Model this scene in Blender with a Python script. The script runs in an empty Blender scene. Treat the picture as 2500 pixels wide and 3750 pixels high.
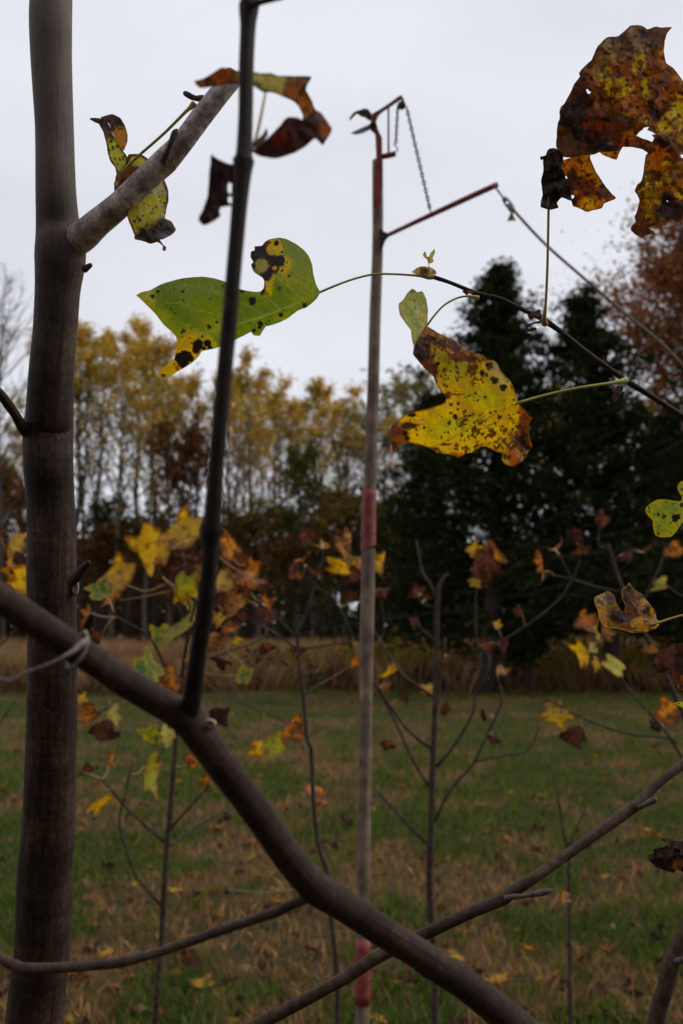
import bpy, math, random
import numpy as np
from mathutils import Vector, Matrix
from mathutils.geometry import delaunay_2d_cdt

# ------------------------------------------------------------------ camera, sky, sun, exposure
F = 3750.0 * 23.0 / 23.5              # focal length in photograph pixels (2500 x 3750)
PITCH = math.atan((2290 - 1875) / F)  # camera tilted up a little; horizon at row 2290
CAMH = 1.6
sc = bpy.context.scene
C = sc.collection
cam_d = bpy.data.cameras.new('camera'); cam = bpy.data.objects.new('camera', cam_d); C.objects.link(cam)
cam.location = (0, 0, CAMH); cam.rotation_euler = (math.pi / 2 + PITCH, 0, 0)
cam_d.sensor_fit = 'VERTICAL'; cam_d.sensor_height = 23.5; cam_d.sensor_width = 15.67; cam_d.lens = 23
cam_d.clip_start = 0.02; cam_d.clip_end = 3000
cam_d.dof.use_dof = True; cam_d.dof.focus_distance = 0.90; cam_d.dof.aperture_fstop = 5.0
cam_d.dof.aperture_blades = 7
sc.camera = cam

SUN_EL, SUN_AZ = math.radians(42), math.radians(80)    # azimuth from +Y towards +X
w = bpy.data.worlds.new('World'); sc.world = w; w.use_nodes = True
nt = w.node_tree; nt.nodes.clear()
wo = nt.nodes.new('ShaderNodeOutputWorld'); bg = nt.nodes.new('ShaderNodeBackground')
sky = nt.nodes.new('ShaderNodeTexSky'); sky.sky_type = 'NISHITA'; sky.sun_disc = False
sky.sun_elevation = SUN_EL; sky.sun_rotation = SUN_AZ
tc = nt.nodes.new('ShaderNodeTexCoord')
mp = nt.nodes.new('ShaderNodeMapping'); mp.inputs['Scale'].default_value = (1.0, 1.0, 2.6)
nz = nt.nodes.new('ShaderNodeTexNoise'); nz.inputs['Scale'].default_value = 2.1
nz.inputs['Detail'].default_value = 5; nz.inputs['Roughness'].default_value = 0.5
rp = nt.nodes.new('ShaderNodeValToRGB')
rp.color_ramp.elements[0].position = 0.30; rp.color_ramp.elements[0].color = (7.35, 7.45, 8.0, 1)
rp.color_ramp.elements[1].position = 0.66; rp.color_ramp.elements[1].color = (8.7, 8.85, 9.5, 1)
mx = nt.nodes.new('ShaderNodeMix'); mx.data_type = 'RGBA'; mx.inputs[0].default_value = 0.94
L_ = nt.links.new
L_(tc.outputs['Generated'], mp.inputs[0]); L_(mp.outputs[0], nz.inputs['Vector']); L_(nz.outputs[0], rp.inputs[0])
L_(sky.outputs[0], mx.inputs[6]); L_(rp.outputs[0], mx.inputs[7]); L_(mx.outputs[2], bg.inputs[0])
bg.inputs[1].default_value = 0.1
L_(bg.outputs[0], wo.inputs[0])

sun_d = bpy.data.lights.new('sun', 'SUN'); sun_d.energy = 1.3; sun_d.angle = math.radians(30); sun_d.color = (1, 0.97, 0.92)
sun = bpy.data.objects.new('sun', sun_d); C.objects.link(sun)
_sd = Vector((math.sin(SUN_AZ) * math.cos(SUN_EL), math.cos(SUN_AZ) * math.cos(SUN_EL), math.sin(SUN_EL)))
sun.rotation_euler = _sd.to_track_quat('Z', 'Y').to_euler()

sc.render.engine = 'CYCLES'
sc.view_settings.view_transform = 'Standard'; sc.view_settings.look = 'None'
sc.view_settings.exposure = 0.0; sc.view_settings.gamma = 1.0
try:
    sc.cycles.use_denoising = True; sc.cycles.denoiser = 'OPENIMAGEDENOISE'
except Exception: pass
sc.cycles.max_bounces = 6; sc.cycles.transparent_max_bounces = 8
sc.cycles.diffuse_bounces = 3; sc.cycles.glossy_bounces = 2; sc.cycles.transmission_bounces = 4
sc.cycles.caustics_reflective = False; sc.cycles.caustics_refractive = False

# ------------------------------------------------------------------ helpers
random.seed(7); RNG = np.random.default_rng(11)
SP, CP = math.sin(PITCH), math.cos(PITCH)
def at(x, y, Y):
    """photograph pixel -> world point at distance Y (world +Y)"""
    a = (x - 1250) / F; b = (1875 - y) / F
    d = Vector((a, CP - b * SP, SP + b * CP))
    return Vector((0, 0, CAMH)) + d * (Y / d.y)
def depth_of(y, Y):
    b = (1875 - y) / F
    return Y / (CP - b * SP)
def on_ground(x, y, z=0.0):
    a = (x - 1250) / F; b = (1875 - y) / F
    d = Vector((a, CP - b * SP, SP + b * CP))
    return Vector((0, 0, CAMH)) + d * ((z - CAMH) / d.z)
def lin(c):
    c = np.asarray(c, float) / 255.0
    return np.where(c <= 0.04045, c / 12.92, ((c + 0.055) / 1.055) ** 2.4)
_lat = RNG.random((256, 256))
def vnoise(x, y):
    xi = np.floor(x).astype(int); yi = np.floor(y).astype(int)
    fx = x - xi; fy = y - yi; fx = fx * fx * (3 - 2 * fx); fy = fy * fy * (3 - 2 * fy)
    a = _lat[xi & 255, yi & 255]; b = _lat[(xi + 1) & 255, yi & 255]
    c = _lat[xi & 255, (yi + 1) & 255]; d = _lat[(xi + 1) & 255, (yi + 1) & 255]
    return (a * (1 - fx) + b * fx) * (1 - fy) + (c * (1 - fx) + d * fx) * fy
def fbm(x, y, o=4):
    s = 0; a = 0.5; t = 0
    for i in range(o):
        s = s + a * vnoise(x * 2 ** i + 17.3 * i, y * 2 ** i + 9.1 * i); t += a; a *= 0.5
    return s / t
def sstep(a, b, x):
    t = np.clip((x - a) / (b - a), 0, 1); return t * t * (3 - 2 * t)

def obj(name, data, parent=None, **props):
    o = bpy.data.objects.new(name, data); C.objects.link(o)
    if parent: o.parent = parent
    for k, v in props.items(): o[k] = v
    return o
def thing(name, label, cat, loc=(0, 0, 0), group=None):
    o = obj(name, None, label=label, category=cat)
    o.location = loc; o.empty_display_size = 0.1
    if group: o['group'] = group
    return o
def add_part(name, me, parent, **props):
    """mesh written in world coordinates, parented to a thing/part"""
    o = obj(name, me, parent, **props)
    bpy.context.view_layer.update() if False else None
    o.matrix_parent_inverse = wmat(parent).inverted()
    return o
def wmat(o):
    m = o.matrix_basis.copy()
    if o.parent: m = wmat(o.parent) @ o.matrix_parent_inverse @ m
    return m

class MB:
    def __init__(s): s.v = []; s.f = []; s.c = []; s.uv = []; s.n = 0
    def add(s, v, f, c=None, uv=None):
        v = np.asarray(v, float).reshape(-1, 3)
        s.f.extend([tuple(int(i) + s.n for i in q) for q in f])
        s.v.append(v); s.n += len(v)
        s.c.append(np.zeros((len(v), 3)) if c is None else np.broadcast_to(np.asarray(c, float), (len(v), 3)))
        s.uv.append(np.zeros((len(v), 2)) if uv is None else np.asarray(uv, float))
    def mesh(s, name, mat, smooth=True):
        me = bpy.data.meshes.new(name)
        v = np.concatenate(s.v); c = np.concatenate(s.c); uv = np.concatenate(s.uv)
        me.from_pydata(v.tolist(), [], s.f)
        a = me.color_attributes.new('col', 'FLOAT_COLOR', 'POINT')
        a.data.foreach_set('color', np.hstack([c, np.ones((len(c), 1))]).astype(np.float32).ravel())
        ul = me.uv_layers.new(name='uv')
        li = np.empty(len(me.loops), np.int32); me.loops.foreach_get('vertex_index', li)
        ul.data.foreach_set('uv', uv[li].astype(np.float32).ravel())
        me.polygons.foreach_set('use_smooth', np.full(len(me.polygons), smooth))
        me.materials.append(M[mat] if isinstance(mat, str) else mat)
        me.update(); return me

def spline(pts, n):
    """Catmull-Rom through rows of pts (any dimension), about n samples per span"""
    P = np.asarray(pts, float)
    if len(P) == 2: 
        t = np.linspace(0, 1, n + 1)[:, None]; return P[0] * (1 - t) + P[1] * t
    Q = np.vstack([2 * P[0] - P[1], P, 2 * P[-1] - P[-2]]); out = []
    for i in range(1, len(Q) - 2):
        p0, p1, p2, p3 = Q[i - 1], Q[i], Q[i + 1], Q[i + 2]
        for t in np.linspace(0, 1, n, endpoint=False):
            out.append(0.5 * ((2 * p1) + (-p0 + p2) * t + (2 * p0 - 5 * p1 + 4 * p2 - p3) * t * t + (-p0 + 3 * p1 - 3 * p2 + p3) * t ** 3))
    out.append(P[-1]); return np.array(out)

def tube(mb, pts, rad, sides=10, col=None, rough=0.0, cap=True, round_end=False, seed=0):
    P = np.asarray(pts, float); R = np.broadcast_to(np.asarray(rad, float), (len(P),)).copy()
    n = len(P)
    T = np.gradient(P, axis=0); T /= np.linalg.norm(T, axis=1)[:, None] + 1e-12
    ref = np.array([0.0, 1.0, 0.0]) if abs(T[0][1]) < 0.8 else np.array([1.0, 0, 0])
    u = np.cross(T[0], ref); u /= np.linalg.norm(u)
    S = np.concatenate([[0], np.cumsum(np.linalg.norm(np.diff(P, axis=0), axis=1))])
    ang = np.linspace(0, 2 * math.pi, sides, endpoint=False)
    V = []; UV = []
    for i in range(n):
        u = u - T[i] * np.dot(u, T[i]); u /= np.linalg.norm(u) + 1e-12
        v = np.cross(T[i], u)
        r = R[i]
        rr = r * (1 + rough * (fbm(np.cos(ang) * 1.5 + seed * 7 + 20, np.sin(ang) * 1.5 + S[i] / max(R.mean(), 1e-5) * 0.35 + 20, 3) - 0.5)) if rough else np.full(sides, r)
        V.append(P[i] + rr[:, None] * (np.cos(ang)[:, None] * u + np.sin(ang)[:, None] * v))
        UV.append(np.stack([ang / (2 * math.pi), np.full(sides, S[i])], 1))
    V = np.concatenate(V); UV = np.concatenate(UV)
    f = []
    for i in range(n - 1):
        for k in range(sides):
            a = i * sides + k; b = i * sides + (k + 1) % sides
            f.append((a, b, b + sides, a + sides))
    if cap:
        f.append(tuple(range(sides))[::-1]); f.append(tuple(range((n - 1) * sides, n * sides)))
    mb.add(V, f, col, UV)

def pxtube(mb, rows, sides=10, n=6, **k):
    """rows of (x, y, Y, width in photo pixels)"""
    P = [list(at(x, y, Y)) + [wd * 0.5 * depth_of(y, Y) / F] for x, y, Y, wd in rows]
    S = spline(P, n)
    tube(mb, S[:, :3], np.maximum(S[:, 3], 1e-4), sides, **k)
    return S[:, :3]

def seg_dist(x, y, A, closed=True):
    """min distance of points to a polyline"""
    A = np.asarray(A, float); B = np.roll(A, -1, 0) if closed else A[1:]
    A_ = A if closed else A[:-1]
    d2 = np.full(len(x), 1e18)
    for a, b in zip(A_, B):
        e = b - a; L = e @ e + 1e-9
        t = np.clip(((x - a[0]) * e[0] + (y - a[1]) * e[1]) / L, 0, 1)
        d2 = np.minimum(d2, (x - a[0] - t * e[0]) ** 2 + (y - a[1] - t * e[1]) ** 2)
    return np.sqrt(d2)
def inside(x, y, A):
    A = np.asarray(A, float); B = np.roll(A, -1, 0); r = np.zeros(len(x), bool)
    for a, b in zip(A, B):
        c = ((a[1] > y) != (b[1] > y))
        xx = (b[0] - a[0]) * (y - a[1]) / (b[1] - a[1] + 1e-12) + a[0]
        r ^= c & (x < xx)
    return r

def tri_poly(outline, step, holes=(), sub=3, smooth=True, jitter=0.0, seed=0):
    """triangulated polygon with interior points on a jittered grid -> verts(2D), tris, outline"""
    rg = np.random.default_rng(seed)
    O = np.asarray(outline, float)
    def dens(O, s=True):
        if s:
            S = spline(np.vstack([O, O[:1]]), sub)[:-1]
            S = 0.5 * S + 0.5 * np.vstack([spline(np.vstack([O[i], O[(i + 1) % len(O)]]), sub)[:-1] for i in range(len(O))])
        else: S = O
        if jitter:
            S = S + (np.stack([fbm(S[:, 0] / 14 + 3, S[:, 1] / 14 + seed, 3), fbm(S[:, 0] / 14 + 50, S[:, 1] / 14 + seed + 9, 3)], 1) - 0.5) * jitter * 2
        return S
    OO = dens(O, smooth); HH = [dens(np.asarray(h, float), False) for h in holes]
    x0, y0 = OO.min(0); x1, y1 = OO.max(0)
    gx, gy = np.meshgrid(np.arange(x0, x1, step), np.arange(y0, y1, step * 0.87))
    gx = gx + (np.arange(gx.shape[0]) % 2)[:, None] * step * 0.5
    gx = gx.ravel() + rg.uniform(-.2, .2, gx.size) * step; gy = gy.ravel() + rg.uniform(-.2, .2, gy.size) * step
    k = inside(gx, gy, OO)
    gx, gy = gx[k], gy[k]
    k = seg_dist(gx, gy, OO) > step * 0.45
    for h in HH: k &= ~inside(gx, gy, h) & (seg_dist(gx, gy, h) > step * 0.45)
    gx, gy = gx[k], gy[k]
    pts = [Vector(p) for p in OO]; edges = [(i, (i + 1) % len(OO)) for i in range(len(OO))]
    for h in HH:
        b = len(pts); pts += [Vector(p) for p in h]; edges += [(b + i, b + (i + 1) % len(h)) for i in range(len(h))]
    pts += [Vector(p) for p in zip(gx, gy)]
    r = delaunay_2d_cdt(pts, edges, [], 0, 1e-4)
    V = np.array([tuple(p) for p in r[0]]); T = np.array([t for t in r[2]])
    c = V[T].mean(1); k = inside(c[:, 0], c[:, 1], OO)
    for h in HH: k &= ~inside(c[:, 0], c[:, 1], h)
    return V, T[k], OO

# ------------------------------------------------------------------ materials
M = {}
def mat(name):
    m = bpy.data.materials.new(name); m.use_nodes = True; m.node_tree.nodes.clear(); M[name] = m
    return m, m.node_tree.nodes, m.node_tree.links
def nd(N, t, **k):
    n = N.new('ShaderNode' + t)
    for a, b in k.items():
        if a.startswith('i_'):
            key = a[2:].replace('_', ' ')
            n.inputs[int(key) if key.isdigit() else key].default_value = b
        else: setattr(n, a, b)
    return n
def ramp(N, stops):
    r = N.new('ShaderNodeValToRGB'); e = r.color_ramp.elements
    while len(e) < len(stops): e.new(0.5)
    for q, (p, c) in zip(e, stops): q.position = p; q.color = (*c, 1)
    return r
def noise(N, Lk, vec, scale, detail=4, rough=0.55, out='Fac'):
    n = nd(N, 'TexNoise', i_Scale=scale, i_Detail=detail, i_Roughness=rough)
    if vec is not None: Lk(vec, n.inputs['Vector'])
    return n.outputs[out] if out != 'Fac' else n.outputs[0]
def mixc(N, Lk, fac, a, b, mode='MIX'):
    m = nd(N, 'Mix', data_type='RGBA', blend_type=mode)
    for s, v in ((0, fac), (6, a), (7, b)):
        if isinstance(v, (int, float)): m.inputs[s].default_value = v
        elif isinstance(v, tuple): m.inputs[s].default_value = (*v, 1)
        else: Lk(v, m.inputs[s])
    return m.outputs[2]

def leaf_mat(name, trans=0.5, gloss=0.05, rough=0.5, bump=0.25, scale=420):
    m, N, K = mat(name); Lk = K.new
    a = nd(N, 'VertexColor', layer_name='col'); tcn = nd(N, 'TexCoord')
    n1 = noise(N, Lk, tcn.outputs['Object'], scale, 5, 0.65)
    r = ramp(N, [(0.3, (0.72, 0.72, 0.72)), (0.7, (1.15, 1.15, 1.15))]); Lk(n1, r.inputs[0])
    c = mixc(N, Lk, 1.0, a.outputs[0], r.outputs[0], 'MULTIPLY')
    b = nd(N, 'Bump', i_Strength=bump, i_Distance=0.004); nb_ = noise(N, Lk, tcn.outputs['Object'], scale * .22, 3, .5); ab_ = nd(N, 'Math', operation='MULTIPLY_ADD', i_1=3.0); Lk(nb_, ab_.inputs[0]); Lk(n1, ab_.inputs[2]); Lk(ab_.outputs[0], b.inputs['Height'])
    d = nd(N, 'BsdfDiffuse'); t = nd(N, 'BsdfTranslucent'); g = nd(N, 'BsdfGlossy', i_Roughness=rough)
    Lk(c, d.inputs[0]); Lk(c, t.inputs[0]); Lk(b.outputs[0], d.inputs['Normal']); Lk(b.outputs[0], t.inputs['Normal']); Lk(b.outputs[0], g.inputs['Normal'])
    g.inputs[0].default_value = (0.9, 0.9, 0.95, 1)
    m1 = nd(N, 'MixShader', i_0=trans); Lk(d.outputs[0], m1.inputs[1]); Lk(t.outputs[0], m1.inputs[2])
    m2 = nd(N, 'MixShader', i_0=gloss); Lk(m1.outputs[0], m2.inputs[1]); Lk(g.outputs[0], m2.inputs[2])
    o = nd(N, 'OutputMaterial'); Lk(m2.outputs[0], o.inputs[0])
leaf_mat('leaf', 0.62, 0.03)
leaf_mat('dry_leaf', 0.55, 0.015, 0.6, 0.6, 300)
leaf_mat('far_leaf', 0.45, 0.0, 0.6, 0.0, 3)
leaf_mat('needle', 0.12, 0.0, 0.6, 0.0, 3)
leaf_mat('grass', 0.25, 0.0, 0.6, 0.0, 3)

def bark_mat(name, dark, light, young=None, z0=0, z1=1, leng=0.35, streak=1.0, bump=0.35, speck=0.5, fine=8.0):
    m, N, K = mat(name); Lk = K.new
    uv = nd(N, 'UVMap', uv_map='uv'); tcn = nd(N, 'TexCoord')
    sx = nd(N, 'SeparateXYZ'); Lk(uv.outputs[0], sx.inputs[0])
    # streaks along the stem
    cs = nd(N, 'Math', operation='MULTIPLY', i_1=2 * math.pi); Lk(sx.outputs[0], cs.inputs[0])
    co = nd(N, 'Math', operation='COSINE'); si = nd(N, 'Math', operation='SINE'); Lk(cs.outputs[0], co.inputs[0]); Lk(cs.outputs[0], si.inputs[0])
    cb = nd(N, 'CombineXYZ'); Lk(co.outputs[0], cb.inputs[0]); Lk(si.outputs[0], cb.inputs[1])
    vs = nd(N, 'Math', operation='MULTIPLY', i_1=3.0 * streak); Lk(sx.outputs[1], vs.inputs[0]); Lk(vs.outputs[0], cb.inputs[2])
    n1 = noise(N, Lk, cb.outputs[0], fine, 6, 0.7)
    n2 = noise(N, Lk, tcn.outputs['Object'], 38, 5, 0.6)
    n3 = noise(N, Lk, tcn.outputs['Object'], 22, 5, 0.6)
    r1 = ramp(N, [(0.32, dark), (0.68, light)]); Lk(n1, r1.inputs[0])
    c = mixc(N, Lk, 0.35, r1.outputs[0], n2, 'OVERLAY')
    r3 = ramp(N, [(0.35, (0.55, 0.50, 0.48)), (0.65, (1.25, 1.2, 1.18))]); Lk(n3, r3.inputs[0])
    c = mixc(N, Lk, 1.0, c, r3.outputs[0], 'MULTIPLY')
    n5 = noise(N, Lk, tcn.outputs['Object'], 190, 3, 0.6); r5 = ramp(N, [(0.36, (0.62, 0.6, 0.58)), (0.64, (1.28, 1.27, 1.26))]); Lk(n5, r5.inputs[0])
    if speck: c = mixc(N, Lk, 1.0, c, r5.outputs[0], 'MULTIPLY')
    nr = noise(N, Lk, None, 1.0, 1, 0.4); cr_ = nd(N, 'CombineXYZ'); Lk(vs.outputs[0], cr_.inputs[2])
    nrn = nr.node; nrn.inputs['Scale'].default_value = 9.0 / streak; Lk(cr_.outputs[0], nrn.inputs['Vector'])
    rr_ = ramp(N, [(0.47, (1, 1, 1)), (0.5, (0.62, 0.58, 0.55)), (0.53, (1, 1, 1))]); Lk(nr, rr_.inputs[0])
    if speck: c = mixc(N, Lk, 0.8, c, rr_.outputs[0], 'MULTIPLY')
    if young:
        sz = nd(N, 'SeparateXYZ'); Lk(tcn.outputs['Object'], sz.inputs[0])
        mr = nd(N, 'MapRange', i_1=z0, i_2=z1); Lk(sz.outputs[2], mr.inputs[0])
        yc = mixc(N, Lk, n2, tuple(q * 0.75 for q in young), tuple(q * 1.2 for q in young))
        c = mixc(N, Lk, mr.outputs[0], c, yc)
    # lenticels
    mpn = nd(N, 'Mapping'); mpn.inputs['Scale'].default_value = (1, 1, 0.45); Lk(tcn.outputs['Object'], mpn.inputs[0])
    vo = nd(N, 'TexVoronoi', i_Scale=170.0, i_Randomness=1.0); Lk(mpn.outputs[0], vo.inputs['Vector'])
    rv = ramp(N, [(0.10, (1, 1, 1)), (0.22, (0, 0, 0))]); Lk(vo.outputs[0], rv.inputs[0])
    nk = noise(N, Lk, tcn.outputs['Object'], 60, 2, 0.5); rk = ramp(N, [(0.5, (0, 0, 0)), (0.62, (1, 1, 1))]); Lk(nk, rk.inputs[0])
    fk = mixc(N, Lk, 1.0, rv.outputs[0], rk.outputs[0], 'MULTIPLY')
    fk2 = nd(N, 'Math', operation='MULTIPLY', i_1=speck); Lk(fk, fk2.inputs[0])
    c = mixc(N, Lk, fk2.outputs[0], c, (0.34, 0.29, 0.24))
    ad = nd(N, 'Math', operation='ADD'); Lk(n1, ad.inputs[0]); Lk(n2, ad.inputs[1])
    b = nd(N, 'Bump', i_Strength=bump, i_Distance=0.003); Lk(ad.outputs[0], b.inputs['Height'])
    p = nd(N, 'BsdfPrincipled', i_Roughness=0.72); p.inputs['Specular IOR Level'].default_value = 0.28
    Lk(c, p.inputs['Base Color']); Lk(b.outputs[0], p.inputs['Normal'])
    o = nd(N, 'OutputMaterial'); Lk(p.outputs[0], o.inputs[0])
bark_mat('bark_trunk', (0.021, 0.0105, 0.0065), (0.092, 0.054, 0.033), (0.25, 0.205, 0.18), 1.85, 2.45, speck=0.22, bump=0.5, fine=5.0)
bark_mat('bark_limb', (0.48, 0.425, 0.41), (0.66, 0.60, 0.585), speck=0.2, bump=0.22)
bark_mat('bark_dark', (0.010, 0.0055, 0.0035), (0.042, 0.026, 0.017), speck=0.1, bump=0.4)
bark_mat('bark_twig', (0.016, 0.0078, 0.0045), (0.088, 0.049, 0.029), speck=0.18, bump=0.45)
bark_mat('bark_shoot', (0.040, 0.023, 0.014), (0.16, 0.104, 0.070), speck=0.2, bump=0.5)
bark_mat('bark_far', (0.020, 0.015, 0.011), (0.075, 0.058, 0.046), speck=0.0, streak=0.05)
bark_mat('bark_pale', (0.075, 0.062, 0.052), (0.21, 0.18, 0.155), speck=0.0, streak=0.05)
bark_mat('bark_sapling', (0.035, 0.024, 0.017), (0.12, 0.088, 0.066), speck=0.2, bump=0.2)
bark_mat('wood_pole', (0.075, 0.048, 0.030), (0.31, 0.23, 0.165), speck=0.0, streak=0.22, bump=0.3)
bark_mat('cut_wood', (0.30, 0.20, 0.12), (0.50, 0.37, 0.24), speck=0.0)

def plain(name, col, rough=0.6, metal=0.0, var=0.4, scale=60, bump=0.2, col2=None):
    m, N, K = mat(name); Lk = K.new
    tcn = nd(N, 'TexCoord'); n = noise(N, Lk, tcn.outputs['Object'], scale, 6, 0.62)
    c2 = col2 or tuple(q * (1 - var) for q in col)
    r = ramp(N, [(0.38, c2), (0.62, col)]); Lk(n, r.inputs[0])
    b = nd(N, 'Bump', i_Strength=bump, i_Distance=0.002); Lk(n, b.inputs['Height'])
    p = nd(N, 'BsdfPrincipled', i_Roughness=rough, i_Metallic=metal); p.inputs['Specular IOR Level'].default_value = 0.3
    Lk(r.outputs[0], p.inputs['Base Color']); Lk(b.outputs[0], p.inputs['Normal'])
    o = nd(N, 'OutputMaterial'); Lk(p.outputs[0], o.inputs[0])
plain('red_paint', (0.29, 0.05, 0.042), 0.55, 0, col2=(0.15, 0.03, 0.024), scale=45)
plain('rust_metal', (0.075, 0.055, 0.045), 0.6, 0.6, col2=(0.035, 0.026, 0.022), scale=120)
plain('steel', (0.24, 0.25, 0.26), 0.42, 0.85, col2=(0.12, 0.12, 0.12), scale=90)
plain('rope', (0.36, 0.33, 0.28), 0.9, col2=(0.20, 0.18, 0.15), scale=500)
plain('pulley_wood', (0.20, 0.16, 0.11), 0.7, col2=(0.10, 0.08, 0.06), scale=150)
plain('twine', (0.36, 0.31, 0.26), 0.85, col2=(0.17, 0.13, 0.10), scale=400)
plain('bud', (0.15, 0.12, 0.10), 0.7, col2=(0.06, 0.045, 0.037), scale=220)
def petiole_mat(name, c1, c2):
    plain(name, c1, 0.5, col2=c2, scale=70, bump=0.1)
petiole_mat('petiole_green', (0.48, 0.48, 0.10), (0.38, 0.34, 0.08))
petiole_mat('petiole_tan', (0.52, 0.35, 0.11), (0.34, 0.21, 0.07))

# lawn: soil, thatch and moss between the real blades
m, N, K = mat('lawn'); Lk = K.new
tcn = nd(N, 'TexCoord')
n1 = noise(N, Lk, tcn.outputs['Object'], 0.55, 5, 0.6); n2 = noise(N, Lk, tcn.outputs['Object'], 7, 6, 0.7); n3 = noise(N, Lk, tcn.outputs['Object'], 60, 4, 0.7)
r1 = ramp(N, [(0.40, (0.030, 0.042, 0.012)), (0.56, (0.11, 0.068, 0.033)), (0.7, (0.15, 0.09, 0.047))]); 
ad = nd(N, 'Math', operation='ADD'); ml = nd(N, 'Math', operation='MULTIPLY', i_1=0.5); Lk(n1, ad.inputs[0]); Lk(n2, ad.inputs[1]); Lk(ad.outputs[0], ml.inputs[0]); Lk(ml.outputs[0], r1.inputs[0])
r3 = ramp(N, [(0.3, (0.5, 0.5, 0.5)), (0.7, (1.3, 1.3, 1.3))]); Lk(n3, r3.inputs[0])
c = mixc(N, Lk, 1.0, r1.outputs[0], r3.outputs[0], 'MULTIPLY')
b = nd(N, 'Bump', i_Strength=0.7, i_Distance=0.03); Lk(n3, b.inputs['Height'])
p = nd(N, 'BsdfPrincipled', i_Roughness=0.95); p.inputs['Specular IOR Level'].default_value = 0.1
Lk(c, p.inputs['Base Color']); Lk(b.outputs[0], p.inputs['Normal']); o = nd(N, 'OutputMaterial'); Lk(p.outputs[0], o.inputs[0])
#==PART2==
# ------------------------------------------------------------------ ground
def gz(x, y):
    x = np.asarray(x, float); y = np.asarray(y, float)
    return 0.05 * (fbm(x * 0.35 + 40, y * 0.35 + 40, 3) - 0.5) * np.clip((120 - np.hypot(x, y)) / 60, 0, 1)
def axis(lo, hi, dense_lo, dense_hi, st):
    a = list(np.arange(dense_lo, dense_hi + st / 2, st)); d = st
    while a[-1] < hi: d *= 1.35; a.append(a[-1] + d)
    d = st; b = [a[0]]
    while b[-1] > lo: d *= 1.35; b.append(b[-1] - d)
    return np.array(b[:0:-1] + a)
gxs = axis(-1500, 1500, -16, 16, 0.5); gys = axis(-1500, 1500, -4, 42, 0.5)
gX, gY = np.meshgrid(gxs, gys); nx = len(gxs)
mb = MB()
fq = [(j * nx + i, j * nx + i + 1, (j + 1) * nx + i + 1, (j + 1) * nx + i) for j in range(len(gys) - 1) for i in range(nx - 1)]
mb.add(np.stack([gX.ravel(), gY.ravel(), gz(gX, gY).ravel()], 1), fq)
g = obj('ground', mb.mesh('ground', 'lawn')); g['kind'] = 'structure'

def green_amount(x, y):
    """1 where the turf is green, 0 where it is brown thatch"""
    a = fbm(x * 0.9 + 5, y * 0.55 + 5, 4); b = fbm(x * 3.1 + 60, y * 2.2 + 31, 3)
    return sstep(0.40, 0.56, 0.55 * a + 0.45 * b + 0.008 * np.clip(y - 4, 0, 5) - 0.01)

def blades(n, xs, ys, hmin, hmax, wmin, wmax, colf, lean=0.5, seed=0):
    rg = np.random.default_rng(seed)
    h = rg.uniform(hmin, hmax, n); wd = rg.uniform(wmin, wmax, n); a = rg.uniform(0, 2 * math.pi, n)
    la = rg.uniform(0, 2 * math.pi, n); ll = h * rg.uniform(0, lean, n)
    z = gz(xs, ys) - 0.005
    dx, dy = np.cos(a) * wd / 2, np.sin(a) * wd / 2
    V = np.empty((n, 4, 3))
    V[:, 0] = np.stack([xs - dx, ys - dy, z], 1); V[:, 1] = np.stack([xs + dx, ys + dy, z], 1)
    mx_, my_ = xs + np.cos(la) * ll * .4, ys + np.sin(la) * ll * .4
    V[:, 2] = np.stack([mx_ + dx * .8, my_ + dy * .8, z + h * .6], 1)
    V[:, 3] = np.stack([xs + np.cos(la) * ll, ys + np.sin(la) * ll, z + h], 1)
    col = colf(xs, ys, rg)
    idx = np.arange(n)[:, None] * 4
    T = np.concatenate([idx + np.array([[0, 1, 2]]), idx + np.array([[0, 2, 3]])])
    return V.reshape(-1, 3), T, np.repeat(col, 4, 0)
def big_mesh(name, V, T, col, matn):
    me = bpy.data.meshes.new(name)
    me.vertices.add(len(V)); me.vertices.foreach_set('co', V.astype(np.float32).ravel())
    me.loops.add(T.size); me.loops.foreach_set('vertex_index', T.astype(np.int32).ravel())
    k = T.shape[1]
    me.polygons.add(len(T)); me.polygons.foreach_set('loop_start', (np.arange(len(T)) * k).astype(np.int32))
    me.update(calc_edges=True); me.validate()
    a = me.color_attributes.new('col', 'FLOAT_COLOR', 'POINT')
    a.data.foreach_set('color', np.hstack([col, np.ones((len(col), 1))]).astype(np.float32).ravel())
    me.materials.append(M[matn]); return me
def lawn_col(x, y, rg):
    gpt = np.clip(green_amount(x, y) + rg.normal(0, .18, len(x)), 0, 1)[:, None]
    gc = np.array([0.080, 0.138, 0.021]) * rg.uniform(.55, 1.5, (len(x), 1)) * np.array([1, 1, 1])
    bc = np.array([0.41, 0.22, 0.09]) * rg.uniform(.5, 1.35, (len(x), 1))
    return gc * gpt + bc * (1 - gpt)
rg = np.random.default_rng(5)
n = 230000
yy = 2.6 + 22.5 * rg.random(n) ** 1.7
xx = (rg.random(n) * 2 - 1) * (0.40 * yy + 1.2)
keep = rg.random(n) < 0.35 + 0.65 * green_amount(xx, yy)
xx, yy = xx[keep], yy[keep]
V, T, col = blades(len(xx), xx, yy, 0.02, 0.06, 0.005, 0.013, lawn_col, 1.3, 1)
sc_ = np.repeat(1 + yy / 14, 4)   # coarser tufts farther off
V[:, 2] *= np.clip(sc_, 1, 1.8)
o = obj('lawn_grass', big_mesh('lawn_grass', V, T, col, 'grass'), label='short mown lawn grass, green patched with brown thatch', category='grass', kind='stuff')

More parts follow.
